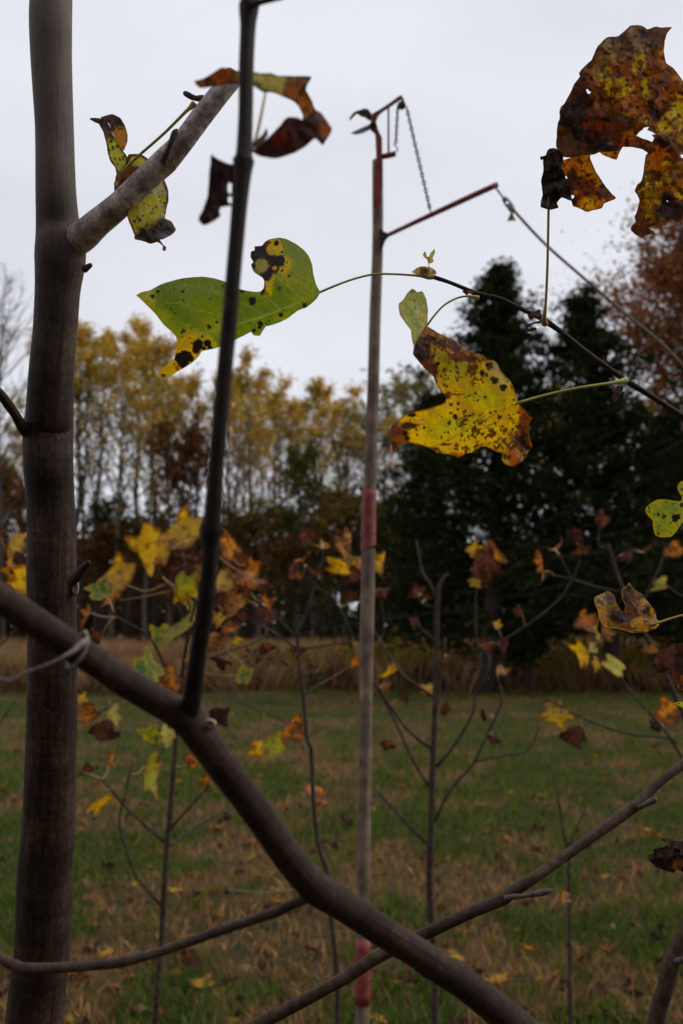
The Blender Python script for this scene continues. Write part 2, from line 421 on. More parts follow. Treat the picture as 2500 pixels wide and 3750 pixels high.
def meadow_col(x, y, rg):
    t = fbm(x * 0.5 + 3, y * 0.3 + 8, 4)[:, None]; u = rg.random((len(x), 1))
    a = np.array([0.25, 0.145, 0.075]); b_ = np.array([0.185, 0.082, 0.046]); c_ = np.array([0.18, 0.17, 0.04])
    k = a * sstep(.35, .6, t) + b_ * (1 - sstep(.35, .6, t))
    k = np.where(u < 0.16, c_, k)
    return k * rg.uniform(.8, 1.8, (len(x), 1))
n = 90000
yy = 23.6 + 46 * rg.random(n) ** 1.9
xx = (rg.random(n) * 2 - 1) * (0.42 * yy + 3)
edge = 23.8 + 1.6 * (fbm(xx * 0.4 + 9, xx * 0 + 2, 3) - 0.5) * 2
keep = yy > edge; xx, yy = xx[keep], yy[keep]
hs_ = .35 + 1.0 * fbm(xx * .5 + 70, yy * .5 + 12, 3)
V, T, col = blades(len(xx), xx, yy, 0.30, 1.1, 0.008, 0.022, meadow_col, 0.55, 2)
V[:, 2] *= np.repeat(hs_, 4)
obj('meadow_grass', big_mesh('meadow_grass', V, T, col, 'grass'), label='tall russet and tan dry grass along the far edge of the lawn', category='grass', kind='stuff')

# ------------------------------------------------------------------ far woodland
def leaf_quads(P, size, rg, flat=0.0, aspect=0.7):
    n = len(P)
    d = rg.normal(size=(n, 3)); d[:, 2] *= (1 - flat); d /= np.linalg.norm(d, axis=1)[:, None]
    e = rg.normal(size=(n, 3)); e -= d * (e * d).sum(1)[:, None]; e /= np.linalg.norm(e, axis=1)[:, None]
    s = (size * rg.uniform(.6, 1.4, n))[:, None]; t = s * aspect
    V = np.empty((n, 4, 3)); V[:, 0] = P - d * s / 2; V[:, 1] = P + e * t / 2 + d * s * .1; V[:, 2] = P + d * s / 2; V[:, 3] = P - e * t / 2 + d * s * .1
    return V.reshape(-1, 3), np.arange(n * 4).reshape(n, 4)

def build_tree(seed, H, crown0, spread, n_leaf, pal, leaf_size, barkm, r0=0.22, bare=0.0, nl=26, ntw=9, fork=False):
    """a tall broadleaf tree -> (trunk mesh incl. limbs, crown mesh); origin at base"""
    rg = np.random.default_rng(seed); mb = MB()
    nt_ = 12; t = np.linspace(0, 1, nt_)
    sway = np.cumsum(rg.normal(0, 0.10, (nt_, 2)), 0) * (H / 24); sway -= sway[0]
    P = np.stack([sway[:, 0], sway[:, 1], t * H * 0.96 - 0.15], 1)
    R = r0 * (1 - t) ** 0.85 + 0.02
    R[0] *= 1.35
    tube(mb, P, R, 7)
    tips = []
    for i in range(nl):
        u = crown0 + (0.97 - crown0) * (i + rg.random()) / nl
        a = i * 2.4 + rg.uniform(-.5, .5)
        b0 = np.array([np.interp(u, t, P[:, k]) for k in range(3)])
        rel = (u - crown0) / (1 - crown0)
        ln = spread * (0.35 + 0.75 * math.sin(math.pi * min(1, 0.18 + 0.8 * rel)) ) * rg.uniform(.7, 1.25)
        up = rg.uniform(0.7, 1.5)
        dr = np.array([math.cos(a), math.sin(a), up]); dr /= np.linalg.norm(dr)
        q = [b0]
        for k in range(4):
            dr = dr + np.array([rg.normal(0, .16), rg.normal(0, .16), .14]); dr /= np.linalg.norm(dr)
            q.append(q[-1] + dr * ln / 4)
        q = np.array(q); rr = np.interp(u, t, R) * 0.5
        tube(mb, q, np.linspace(rr, 0.012, 5), 4, cap=False)
        for k in range(ntw):
            v = rg.uniform(.25, 1.0); s = np.array([np.interp(v * 4, range(5), q[:, c]) for c in range(3)])
            d2 = dr + rg.normal(0, .65, 3); d2[2] = abs(d2[2]) * .8 + .1; d2 /= np.linalg.norm(d2)
            l2 = ln * rg.uniform(.18, .5)
            e = s + d2 * l2; mid = (s + e) / 2 + rg.normal(0, .06, 3) * l2
            tube(mb, [s, mid, e], [0.022, 0.014, 0.006], 3, cap=False)
            tips.append((e, l2, rel)); tips.append((mid, l2 * .7, rel))
    tr = mb.mesh('trunk', barkm)
    cr = None
    if n_leaf:
        T_ = np.array([x[0] for x in tips]); W = np.array([(0.06 + 1.0 * x[2] ** 1.2) * rg.uniform(.0, 1) ** 1.2 for x in tips])
        Ls = np.array([x[1] for x in tips])
        k = rg.choice(len(T_), n_leaf, p=W / W.sum())
        PP = T_[k] + rg.normal(0, 1, (n_leaf, 3)) * (0.12 + 0.13 * Ls[k])[:, None]
        Vq, Fq = leaf_quads(PP, np.full(n_leaf, leaf_size), rg)
        pal = np.array(pal); ci = rg.choice(len(pal), n_leaf); tone = rg.uniform(.65, 1.3, (len(T_), 1))[k]
        # whole boughs lean to one colour
        bough = (np.arange(len(T_)) // (ntw * 2)) % len(pal); ci = np.where(rg.random(n_leaf) < .6, bough[k], ci)
        cc = pal[ci] * tone * rg.uniform(.75, 1.25, (n_leaf, 1))
        cr = big_mesh('crown', Vq, Fq, np.repeat(cc, 4, 0), 'far_leaf')
    return tr, cr
def plant(name, label, cat, meshes, loc, rz=0, s=1.0, sz=None, group=None):
    t = thing(name, label, cat, loc, group)
    t.rotation_euler.z = rz; t.scale = (s, s, sz or s)
    obj('trunk', meshes[0], t)
    if meshes[1]: obj('crown', meshes[1], t)
    return t
YEL = [(0.66, 0.41, 0.05), (0.74, 0.48, 0.07), (0.42, 0.31, 0.06), (0.54, 0.28, 0.045), (0.34, 0.29, 0.06)]
PALE = [(0.30, 0.27, 0.10), (0.25, 0.24, 0.09), (0.34, 0.28, 0.10)]
RUST = [(0.16, 0.065, 0.025), (0.20, 0.09, 0.03), (0.12, 0.05, 0.022), (0.17, 0.10, 0.03)]
OLIV = [(0.085, 0.085, 0.025), (0.12, 0.11, 0.03), (0.07, 0.075, 0.02)]
RED = [(0.34, 0.10, 0.045), (0.27, 0.075, 0.035), (0.36, 0.17, 0.05), (0.24, 0.13, 0.04)]
tall = [build_tree(100 + i, 24, 0.45, 3.7, 3800, YEL, 0.25, 'bark_far', 0.24) for i in range(4)]
tallp = [build_tree(130 + i, 24, 0.42, 3.2, 4200, PALE, 0.24, 'bark_pale', 0.2) for i in range(2)]
thin = [build_tree(160 + i, 22, 0.40, 3.2, 1300, YEL, 0.24, 'bark_pale', 0.19) for i in range(2)]
bare = [build_tree(190 + i, 22, 0.35, 4.2, 0, YEL, 0.2, 'bark_far', 0.2, nl=30, ntw=12) for i in range(2)]
und = [build_tree(210 + i, 10, 0.22, 3.2, 3000, RUST, 0.26, 'bark_far', 0.10) for i in range(2)]
undo = [build_tree(230 + i, 12, 0.20, 3.0, 3200, OLIV, 0.26, 'bark_far', 0.11) for i in range(2)]

undy = [build_tree(250 + i, 9, 0.15, 3.2, 2600, [(0.17, .115, .03), (.13, .085, .03), (.20, .14, .035)], 0.26, 'bark_far', 0.10) for i in range(2)]
FR = dict(undy=(undy, 9), tall=(tall, 24), tallp=(tallp, 24), thin=(thin, 22), bare=(bare, 22), und=(und, 10), undo=(undo, 12))
LAB = dict(tall=('tall_tree', 'tall slim tree with golden yellow upper crown in the woodland behind the meadow', 'tall golden trees of the far woodland'),
           tallp=('tall_tree', 'tall pale-barked tree with thin pale yellow-green crown in the woodland edge', 'pale crowned trees of the far woodland'),
           thin=('tall_tree', 'tall pale-barked tree, nearly leafless, among the golden woodland trees', 'sparse trees of the far woodland'),
           bare=('bare_tree', 'bare leafless dark-barked tree standing in the far woodland', 'bare trees of the far woodland'),
           und=('understory_tree', 'low rust brown leaved tree under the tall woodland trees', 'rust brown understory trees'),
           undy=('understory_tree', 'low ochre-leaved bushy tree at the foot of the woodland edge', 'ochre understory trees'),
           undo=('understory_tree', 'low olive green leaved tree under the tall woodland trees', 'olive green understory trees'))
cnt = {}
def ftree(kind, xd, yd, Y, ws=1.0):
    """xd, yd: display pixel (1568 wide) of the top"""
    ms, H0 = FR[kind]; i = cnt.get(kind, 0); cnt[kind] = i + 1
    x, y = xd * 1.5944, yd * 1.5944
    top = at(x, y, Y); s = top.z / H0
    nm, lb, gp = LAB[kind]
    plant(nm, lb, 'tree', ms[i % len(ms)], (top.x, Y, 0), i * 2.17 + 0.4, s * ws, s, gp)
for a in [('tall', 185, 735, 72), ('tall', 245, 755, 76), ('thin', 275, 790, 70), ('tall', 318, 748, 80), ('tall', 365, 768, 74), ('thin', 402, 850, 71),
          ('tall', 438, 860, 84), ('bare', 470, 880, 72), ('tall', 520, 842, 78), ('tall', 580, 826, 74), ('thin', 548, 900, 70), ('tall', 622, 885, 84),
          ('bare', 640, 930, 72), ('tall', 676, 912, 80), ('tall', 742, 866, 75), ('thin', 716, 960, 70), ('tall', 795, 898, 79), ('bare', 770, 950, 72), ('tallp', 838, 930, 83),
          ('tallp', 915, 862, 82), ('tallp', 962, 850, 78), ('thin', 890, 950, 74), ('tallp', 1010, 880, 86),
          ('bare', 12, 625, 52), ('bare', -45, 640, 55), ('tall', 140, 770, 79), ('bare', 205, 860, 70), ('thin', 345, 900, 69), ('bare', 300, 900, 78), ('thin', 600, 960, 69), ('bare', 560, 930, 82),
          ('tall', 60, 960, 88), ('tall', -40, 930, 85), ('tall', 1060, 900, 90), ('tall', 1150, 930, 90), ('tall', 1260, 880, 92), ('tall', 1380, 900, 90), ('tall', 1500, 890, 92)]:
    ftree(*a)
for a in [('und', 20, 1090, 60, 1.0), ('und', 424, 1010, 68, .8), ('undo', 250, 1150, 72, .9), ('undo', 686, 1035, 66, .75), ('undy', 620, 1190, 72, 1.3),
          ('undy', 550, 1200, 70, 1.4), ('undy', 790, 1150, 72, 1.2), ('undy', 850, 1170, 70, 1.2), ('und', 340, 1200, 75, 1.2), ('undy', 490, 1220, 76, 1.4), ('undy', 730, 1210, 67, 1.2),
          ('und', 90, 1200, 64, 1.2), ('undo', -30, 1140, 62, 1.2), ('undy', 900, 1190, 68, 1.2), ('und', 240, 1230, 70, 1.3), ('und', 640, 1260, 66, 1.2), ('und', 400, 1250, 64, 1.1)]:
    ftree(*a)

# the deep wood behind: trunks and twiggy brown leaf mass nobody could count
rg = np.random.default_rng(77); mb = MB()
for i in range(260):
    x = rg.uniform(-62, 62); y = rg.uniform(88, 125); h = rg.uniform(9, 17); r = rg.uniform(.06, .16)
    tube(mb, [(x, y, -.2), (x + rg.normal(0, .2), y, h * .5), (x + rg.normal(0, .5), y, h)], [r, r * .7, .03], 4, cap=False)
wood = obj('deep_woodland', mb.mesh('deep_woodland', 'bark_far'), label='dim mass of trunks deep in the wood behind the tall trees', category='woodland', kind='stuff')
n = 60000
P = np.stack([rg.uniform(-50, 50, n), rg.uniform(86, 116, n), 9.0 * rg.random(n) ** 1.35], 1)
P[:, 2] *= 0.75 + 0.6 * fbm(P[:, 0] * .16 + 3, P[:, 0] * 0 + 5, 3)
P = P[fbm(P[:, 0] * .3 + 7, P[:, 2] * .3 + 7, 3) > .36]
Vq, Fq = leaf_quads(P, np.full(len(P), .72), rg)
pal = np.array(RUST + OLIV + [(0.10, .06, .03)]); cc = pal[rg.choice(len(pal), len(P))] * rg.uniform(.45, .95, (len(P), 1))
lm = add_part('leaf_mass', big_mesh('leaf_mass', Vq, Fq, np.repeat(cc, 4, 0), 'far_leaf'), wood, kind='stuff')

# ------------------------------------------------------------------ cedars
def build_cedar(seed, H, W, z0, n_sp, lean=0.0):
    rg = np.random.default_rng(seed); mb = MB()
    P = np.array([(0, 0, -.2), (.05, 0, H * .3), (0, .05, H * .65), (.05, 0, H * .97)])
    tube(mb, spline(P + np.array([[lean * max(0, q[2]) / H, 0, 0] for q in P]), 4), np.linspace(.23, .02, 13), 8)
    pts = []; szs = []; nb = 190
    for i in range(nb):
        u = (i + rg.random()) / nb; z = z0 + (H - z0) * u ** 0.9
        rel = (z - z0) / (H - z0)
        prof = (1 - rel) ** 1.15 * (0.62 + 0.38 * vnoise(np.array([rel * 7.0 + seed * 3]), np.array([math.cos(i * 2.4) + 9]))[0]) + 0.035
        a = i * 2.39996 + rg.uniform(-.4, .4)
        ln = W / 2 * prof * rg.choice([.6, .85, 1.1, 1.5]) * rg.uniform(.85, 1.15)
        upw = rg.uniform(-.1, .3) + 0.75 * rel
        b0 = np.array([lean * z / H, 0, z - ln * .1]); d = np.array([math.cos(a), math.sin(a), upw])
        q = np.array([b0 + d * ln * t + np.array([0, 0, (-.16 * (1 - rel) + .08) * ln * t * t]) for t in np.linspace(0, 1, 4)])
        tube(mb, q, np.linspace(.035, .008, 4), 3, cap=False)
        # sprays gathered in tufts along the bough, with gaps between them
        nk = max(2, int(ln * 3.2))
        for k in range(nk):
            t = min(1.0, .25 + .8 * (k + rg.random()) / nk)
            c = np.array([np.interp(t * 3, range(4), q[:, j]) for j in range(3)]) + rg.normal(0, .10 + .05 * ln, 3)
            m = int(n_sp / nb / nk * rg.uniform(.5, 1.5) * (0.4 + 1.1 * prof)) + 3
            r = rg.uniform(.10, .22) * (0.7 + .6 * (1 - rel))
            pts.append(c + rg.normal(0, 1, (m, 3)) * r * np.array([1, 1, .7]))
    PP = np.concatenate(pts)
    Vq, Fq = leaf_quads(PP, np.full(len(PP), .15), rg, aspect=.4)
    cc = np.array([0.017, 0.023, 0.008]) * rg.uniform(.5, 1.6, (len(PP), 1)) + np.array([0.01, 0.006, 0]) * (rg.random((len(PP), 1)) < .15)
    return mb.mesh('trunk', 'bark_far'), big_mesh('crown', Vq, Fq, np.repeat(cc, 4, 0), 'needle')
def cedar(seed, xd, yd, Y, W, z0, n, label, lean=0.0):
    top = at(xd * 1.5944, yd * 1.5944, Y)
    return plant('cedar_tree', label, 'tree', build_cedar(seed, top.z, W, z0, n, lean), (top.x - lean, Y, 0), group='dark cedars at the lawn edge')
cedar(1, 1150, 628, 24.0, 9.0, 2.1, 50000, 'dark evergreen cedar with pointed ragged top, the taller of the two', .52)
cedar(2, 1335, 690, 24.5, 8.2, 2.0, 44000, 'dark evergreen cedar beside the rust red tree', -.53)
cedar(3, 1530, 960, 27.5, 8.0, 1.0, 34000, 'low broad dark cedar under the rust red tree')
cedar(4, 985, 915, 29.0, 6.5, .8, 24000, 'shorter dark cedar behind the tallest cedar')
# unseen cedars, added in a row behind the camera to keep near sides dark
cb = build_cedar(9, 10.0, 6.2, .9, 20000)
for i, (x, y, s_) in enumerate(((-14, -6.8, 1.2), (-10, -8.0, 1.3), (-6, -6.6, 1.15), (-2, -7.4, 1.3), (2, -6.8, 1.2), (6, -7.8, 1.25), (10, -6.9, 1.2))):
    plant('cedar_tree', 'unseen dark cedar added behind the camera to shade the near stems', 'tree', cb, (x, y, 0), i * 1.9, s_, group='added cedar row behind the camera')
tr = build_tree(301, 15.5, 0.16, 5.4, 46000, RED, 0.15, 'bark_far', 0.26, nl=60, ntw=16)
tp = at(1615 * 1.5944, 590 * 1.5944, 33)
plant('autumn_oak', 'broad rust red autumn tree rising behind the dark cedars', 'tree', tr, (tp.x, 33, 0), 0.7, tp.z / 15.5)

# ------------------------------------------------------------------ shrubs along the meadow edge
def build_shrub(seed, H, W, n, pal, ls=0.11):
    rg = np.random.default_rng(seed); mb = MB(); tips = []
    for i in range(16):
        a = rg.uniform(0, 6.28); r = rg.uniform(.1, .5) * W; hh = H * rg.uniform(.6, 1)
        q = np.array([(0, 0, -.05), (math.cos(a) * r * .4, math.sin(a) * r * .4, hh * .5), (math.cos(a) * r, math.sin(a) * r, hh)])
        tube(mb, spline(q, 3), np.linspace(.012, .004, 7), 4, cap=False); tips.append(q)
    k = rg.integers(0, 16, n); t = rg.uniform(.3, 1, n)
    P = np.array([tips[a][1] * (1 - b) + tips[a][2] * b for a, b in zip(k, t)]) + rg.normal(0, 1, (n, 3)) * .10 * H
    P[:, 2] = np.maximum(P[:, 2], .03)
    Vq, Fq = leaf_quads(P, np.full(n, ls), rg)
    pal = np.array(pal); cc = pal[rg.choice(len(pal), n)] * rg.uniform(.6, 1.3, (n, 1))
    return mb.mesh('stems', 'bark_far'), big_mesh('foliage', Vq, Fq, np.repeat(cc, 4, 0), 'far_leaf')
GOLD = [(0.40, 0.31, 0.035), (0.30, 0.27, 0.04), (0.42, 0.25, 0.035), (0.17, 0.17, 0.04)]
GRN = [(0.04, 0.06, 0.018), (0.03, 0.045, 0.014)]
shr = [build_shrub(400 + i, 1.3, 1.7, 900, GOLD) for i in range(3)]
for i, (xd, Y, s) in enumerate([(895, 24.6, 1.0), (950, 25, .85), (1010, 25.2, .7), (1265, 25.5, .8), (1345, 26, .85), (1445, 25, .9), (1530, 25.5, 1.0), (700, 27, .8), (640, 28, .7), (840, 26, .75), (760, 29, .85)]):
    p = on_ground(xd * 1.5944, 2290 + CAMH * F / Y); t = thing('yellow_shrub', 'low yellow-leaved shrub in the tall dry grass at the lawn edge', 'shrub', (p.x, Y, 0), 'yellow shrubs along the lawn edge')
    t.rotation_euler.z = i * 1.3; t.scale = (s, s, s)
    obj('stems', shr[i % 3][0], t); obj('foliage', shr[i % 3][1], t)
gs = build_shrub(420, 1.9, 1.2, 2600, GRN, .12)
p = on_ground(1205 * 1.5944, 2290 + CAMH * F / 23.6)
t = thing('green_shrub', 'dark green upright shrub between the two cedar trunks', 'shrub', (p.x, 23.6, 0)); obj('stems', gs[0], t); obj('foliage', gs[1], t)
#==PART3==
# ------------------------------------------------------------------ leaves traced from the photograph, bent in depth
DARK = (30, 16, 11); BRN = (78, 42, 18); RUSTC = (128, 62, 14); ORNG = (168, 92, 12); YELC = (196, 152, 12); GRNC = (104, 126, 28); LIME = (150, 152, 30); PALEG = (150, 158, 84); TAN = (146, 118, 74); GREYB = (92, 76, 62)
GAIN = 1.75
class Paint:
    """colour of a leaf blade as a function of photo pixel"""
    def __init__(s, a, b=None, sc_=90, seed=0, lo=.42, hi=.6): s.a, s.b, s.sc, s.seed, s.lo, s.hi = a, b or a, sc_, seed, lo, hi; s.ops = []; s.gain = GAIN
    def blob(s, x, y, r, c, soft=14, warp=.5, ws=30, ry=None, k=1.0): s.ops.append(('b', x, y, r, ry or r, c, soft, warp, ws, k)); return s
    def vein(s, pts, wd, c, k=.7): s.ops.append(('v', pts, wd, c, k)); return s
    def spots(s, n, rmin, rmax, c=DARK, box=None, k=.95): s.ops.append(('s', n, rmin, rmax, c, box, k)); return s
    def edge(s, wd, c, warp=1.0, ws=40, k=1.0): s.ops.append(('e', wd, c, warp, ws, k)); return s
    def mottle(s, c, thr, sc_=26, soft=.06, k=1.0): s.ops.append(('m', c, thr, sc_, soft, k)); return s
    def __call__(s, V, O):
        x, y = V[:, 0], V[:, 1]; rg = np.random.default_rng(s.seed + 900); sd = s.seed * 13.7
        t = sstep(s.lo, s.hi, fbm(x / s.sc + sd, y / s.sc + sd, 4))[:, None]
        col = lin(s.a) * (1 - t) + lin(s.b) * t
        for op in s.ops:
            if op[0] == 'b':
                _, cx, cy, r, ry, c, soft, warp, ws, k = op
                d = np.hypot((x - cx), (y - cy) * r / ry) + (fbm(x / ws + cx, y / ws + sd, 4) - .5) * 2 * warp * r
                m_ = sstep(r + soft / 2, r - soft / 2, d)
            elif op[0] == 'v':
                _, pts, wd, c, k = op; m_ = sstep(wd, wd * .3, seg_dist(x, y, pts, False))
            elif op[0] == 's':
                _, n_, r0, r1, c, box, k = op
                m_ = np.zeros(len(x)); bx = box or (x.min(), y.min(), x.max(), y.max())
                wn = fbm(x / 7 + sd, y / 7 + 3, 2) - .5
                for i in range(n_):
                    cx, cy = rg.uniform(bx[0], bx[2]), rg.uniform(bx[1], bx[3]); r = 1.25 * (r0 + .6 + (r1 - r0) * rg.random() ** 2.2)
                    q = (np.abs(x - cx) < 3 * r) & (np.abs(y - cy) < 3 * r)
                    if q.any():
                        d = np.hypot(x[q] - cx, y[q] - cy) + wn[q] * 2.2 * r
                        m_[q] = np.maximum(m_[q], sstep(r * 1.15, r * .6, d))
            elif op[0] == 'e':
                _, wd, c, warp, ws, k = op
                d = seg_dist(x, y, O) + (fbm(x / ws + sd + 7, y / ws + sd, 4) - .5) * 2 * warp * wd
                m_ = sstep(wd * 1.2, wd * .5, d)
            else:
                _, c, thr, s2, soft, k = op; m_ = sstep(thr - soft, thr + soft, fbm(x / s2 + sd + 31, y / s2 + sd + 5, 5))
            m_ = (m_ * k)[:, None]; col = col * (1 - m_) + lin(c) * m_
        return np.clip(col * s.gain, 0, .92)

def zmap(ox, oy, s): return lambda P: [(ox + x / s, oy + y / s) for x, y in P]
def sheet(mb, outline, Y, bend, paint, step=5, holes=(), jitter=0, crinkle=.0015, cws=45, seed=0, smooth=True):
    V, T, O = tri_poly(outline, step, holes, jitter=jitter, seed=seed, smooth=smooth)
    x, y = V[:, 0], V[:, 1]
    dY = bend(x, y) + crinkle * 2 * (fbm(x / cws + seed, y / cws + 3 * seed, 4) - .5) * 2
    a = (x - 1250) / F; b = (1875 - y) / F
    D = np.stack([a, CP - b * SP, SP + b * CP], 1)
    P = np.array([0, 0, CAMH]) + D * ((Y + dY) / D[:, 1])[:, None]
    mb.add(P, T, paint(V, O))
def plane(cx, cy, gx=0, gy=0, cxx=0, cyy=0, cxy=0):
    """tilt (m per px) and curvature (m per px^2) about a pixel"""
    return lambda x, y: gx * (x - cx) + gy * (y - cy) + cxx * (x - cx) ** 2 + cyy * (y - cy) ** 2 + cxy * (x - cx) * (y - cy)
def petiole(leaf, rows, m_='petiole_green', sides=7):
    mb = MB(); pxtube(mb, rows, sides, 6); return add_part('petiole', mb.mesh('petiole', m_), leaf)

# ================================================================== the stout young tree
t1 = thing('young_tree', 'stout young tree with straight grey-brown trunk and one pale cut-off limb', 'tree', tuple(at(95, 5200, 1.34).to_2d()) + (0,))
trunk_rows = [(40, 6400, 1.42, 235), (70, 4800, 1.36, 226), (128, 3750, 1.26, 208), (156, 3468, 1.22, 199), (164, 3228, 1.19, 199), (180, 2989, 1.16, 188), (188, 2757, 1.13, 183), (192, 2518, 1.10, 181), (192, 2250, 1.07, 176),
              (190, 2119, 1.06, 178), (190, 1960, 1.05, 174), (184, 1800, 1.04, 172), (177, 1697, 1.03, 178), (177, 1570, 1.03, 180), (182, 1520, 1.02, 172), (188, 1378, 1.01, 162), (204, 1200, 1.0, 158), (212, 1060, .99, 162), (222, 930, .98, 182), (214, 830, .98, 158), (206, 700, .97, 144), (201, 478, .97, 139), (190, 240, .965, 146), (187, 110, .96, 152), (188, 0, .96, 152), (200, -260, .96, 140), (206, -700, .96, 120), (215, -1400, .97, 60), (220, -1700, .98, 14)]
mb = MB(); pxtube(mb, trunk_rows, 26, 7, rough=.05, seed=1)
add_part('trunk', mb.mesh('trunk', 'bark_trunk'), t1)
mb = MB(); pxtube(mb, [(230, 905, .98, 120), (300, 868, .97, 112), (360, 815, .955, 100), (442, 747, .94, 93), (530, 660, .93, 90), (585, 609, .925, 92), (610, 585, .92, 92), (672, 516, .91, 79), (740, 425, .905, 77), (807, 340, .90, 75), (862, 276, .90, 72)], 20, 6, rough=.04, seed=2)
limb = add_part('limb', mb.mesh('limb', 'bark_limb'), t1)
def spur(parent, rows, name='bud', m_='bud', sides=9):
    mb = MB(); pxtube(mb, rows, sides, 5, rough=.12); return add_part(name, mb.mesh(name, m_), parent)
spur(limb, [(598, 590, .905, 30), (606, 572, .90, 26), (617, 548, .895, 20), (630, 515, .89, 22), (640, 490, .888, 25), (646, 478, .887, 18), (648, 472, .887, 6)])
spur(limb, [(760, 362, .905, 22), (738, 360, .90, 25), (718, 360, .90, 20), (700, 354, .90, 22), (686, 346, .90, 22), (676, 341, .90, 18), (671, 339, .90, 6)])
tr_ = lambda rows: spur(t1, rows, 'stub', 'bark_trunk', 10)
spur(t1, [(310, 985, .97, 30), (324, 976, .965, 22), (333, 970, .96, 16), (336, 968, .96, 5)])
tr_([(262, 2135, 1.03, 34), (285, 2108, 1.01, 36), (305, 2080, .99, 30), (324, 2062, .98, 24), (330, 2056, .98, 8)])
mb = MB(); pxtube(mb, [(120, 1600, 1.03, 60), (80, 1558, 1.0, 42), (58, 1520, .98, 36), (30, 1480, .96, 38), (0, 1440, .94, 34), (-60, 1390, .92, 32), (-160, 1280, .9, 24), (-260, 1100, .88, 8)], 10, 5, rough=.12, seed=4)
add_part('branch', mb.mesh('branch', 'bark_twig'), t1)
def scar(parent, x, y, Y, wx, wy, name='pruning_scar', m_='cut_wood', push=.006):
    """healed oval knot standing slightly proud of the bark"""
    mb = MB(); k = 14; V = []; Fc = []
    for j, (rr, dz) in enumerate([(1.0, .006), (.85, 0), (.62, -.001), (.4, .001)]):
        for i in range(k):
            a = 2 * math.pi * i / k; V.append(at(x + wx * rr * math.cos(a), y + wy * rr * math.sin(a), Y - push + dz))
    V.append(at(x, y, Y - push + .002))
    for j in range(3):
        for i in range(k): Fc.append((j * k + i, j * k + (i + 1) % k, (j + 1) * k + (i + 1) % k, (j + 1) * k + i))
    for i in range(k): Fc.append((3 * k + i, 3 * k + (i + 1) % k, 4 * k))
    mb.add(np.array(V), Fc); return add_part(name, mb.mesh(name, m_), parent)
scar(t1, 276, 2150, 1.06, 15, 34, push=.010)
scar(t1, 160, 2778, 1.105, 34, 27, m_='bark_twig', push=-.002)
# low branch of this tree crossing to the right
mb = MB(); rows_b = [(110, 4330, 1.30, 72), (420, 4080, 1.15, 60), (700, 3900, 1.02, 52), (949, 3752, .93, 48), (1250, 3588, .87, 46), (1370, 3510, .86, 50), (1537, 3428, .85, 46), (1728, 3340, .84, 43), (1836, 3292, .84, 50), (1870, 3270, .84, 45), (1968, 3205, .84, 40), (2127, 3093, .85, 38), (2290, 2975, .86, 42), (2330, 2945, .86, 40), (2406, 2870, .87, 33), (2500, 2798, .88, 31), (2700, 2640, .9, 26), (2950, 2400, .92, 12)]
pxtube(mb, rows_b, 14, 6, rough=.10, seed=6)
lowb = add_part('branch', mb.mesh('branch', 'bark_shoot'), t1)
spur(lowb, [(1850, 3290, .835, 22), (1880, 3284, .83, 20), (1920, 3281, .828, 17), (1952, 3275, .826, 21), (1985, 3268, .825, 25), (2010, 3263, .825, 19), (2024, 3258, .825, 5)])
spur(lowb, [(2338, 2958, .85, 20), (2356, 2948, .848, 18), (2376, 2938, .846, 24), (2394, 2929, .845, 24), (2404, 2923, .845, 8)])

# hanging spotted leaf behind the limb
zz = zmap(310, 290, 2.613); mb = MB()
spk = dict(c=DARK)
body = zz([(420, 720), (470, 715), (540, 720), (600, 755), (650, 830), (760, 950), (800, 1060), (805, 1160), (790, 1220), (770, 1330), (830, 1360), (875, 1440), (825, 1495), (740, 1535), (720, 1540), (750, 1580), (780, 1605), (780, 1630), (760, 1645), (743, 1630), (748, 1595), (695, 1560), (630, 1575), (560, 1550), (480, 1530), (475, 1490), (440, 1400), (405, 1300), (350, 1150), (290, 1080), (285, 1000), (310, 900), (370, 850)])
pb = Paint((176, 160, 24), (158, 146, 40), 60, 3).blob(460, 650, 52, BRN, 20, .6).blob(480, 690, 40, DARK, 25, .7).blob(585, 660, 60, (146, 140, 70), 30, .4).blob(560, 870, 60, BRN, 40, .5, ry=50).blob(540, 880, 46, DARK, 30, .6).blob(610, 840, 44, DARK, 25, .6).edge(9, BRN, 1.2).spots(110, 2, 8).vein(zz([(660, 1040), (700, 1150), (720, 1230), (765, 1310)]), 3, (190, 180, 130))
sheet(mb, body, .935, plane(510, 720, 4e-5, 2e-5, 9e-7, 0), pb, 4, jitter=1.5, crinkle=.002, seed=3)
up1 = zz([(50, 385), (60, 368), (120, 372), (180, 380), (220, 410), (250, 470), (290, 570), (350, 660), (380, 700), (415, 760), (410, 830), (370, 880), (310, 905), (290, 840), (250, 790), (225, 720), (205, 600), (180, 510), (140, 430), (100, 415)])
sheet(mb, up1, .928, plane(420, 560, 5e-5, 1e-5, 1e-6), Paint((178, 168, 40), (160, 156, 40), 50, 5).blob(375, 460, 60, GREYB, 30, .3).blob(345, 440, 40, DARK, 30, .5).edge(7, BRN, 1.3).spots(90, 2, 5), 4, jitter=1.5, seed=4)
up2 = zz([(150, 365), (265, 332), (340, 370), (385, 440), (415, 540), (410, 600), (385, 670), (360, 690), (300, 590), (260, 490), (230, 420)])
sheet(mb, up2, .938, plane(420, 480, -6e-5, 2e-5, 1e-6), Paint((58, 40, 32), (40, 26, 20), 40, 6).blob(440, 505, 26, (170, 110, 24), 16, .5, ry=50).spots(12, 2, 7), 4, jitter=1.5, seed=5)
lf = add_part('leaf', mb.mesh('leaf', 'leaf'), t1, label='spotted yellow-brown leaf hanging behind the pale limb')
petiole(lf, [(712, 378, .90, 24), (700, 392, .90, 20), (680, 410, .90, 13), (600, 490, .91, 11), (500, 578, .92, 11), (452, 625, .925, 10), (432, 650, .928, 6)])

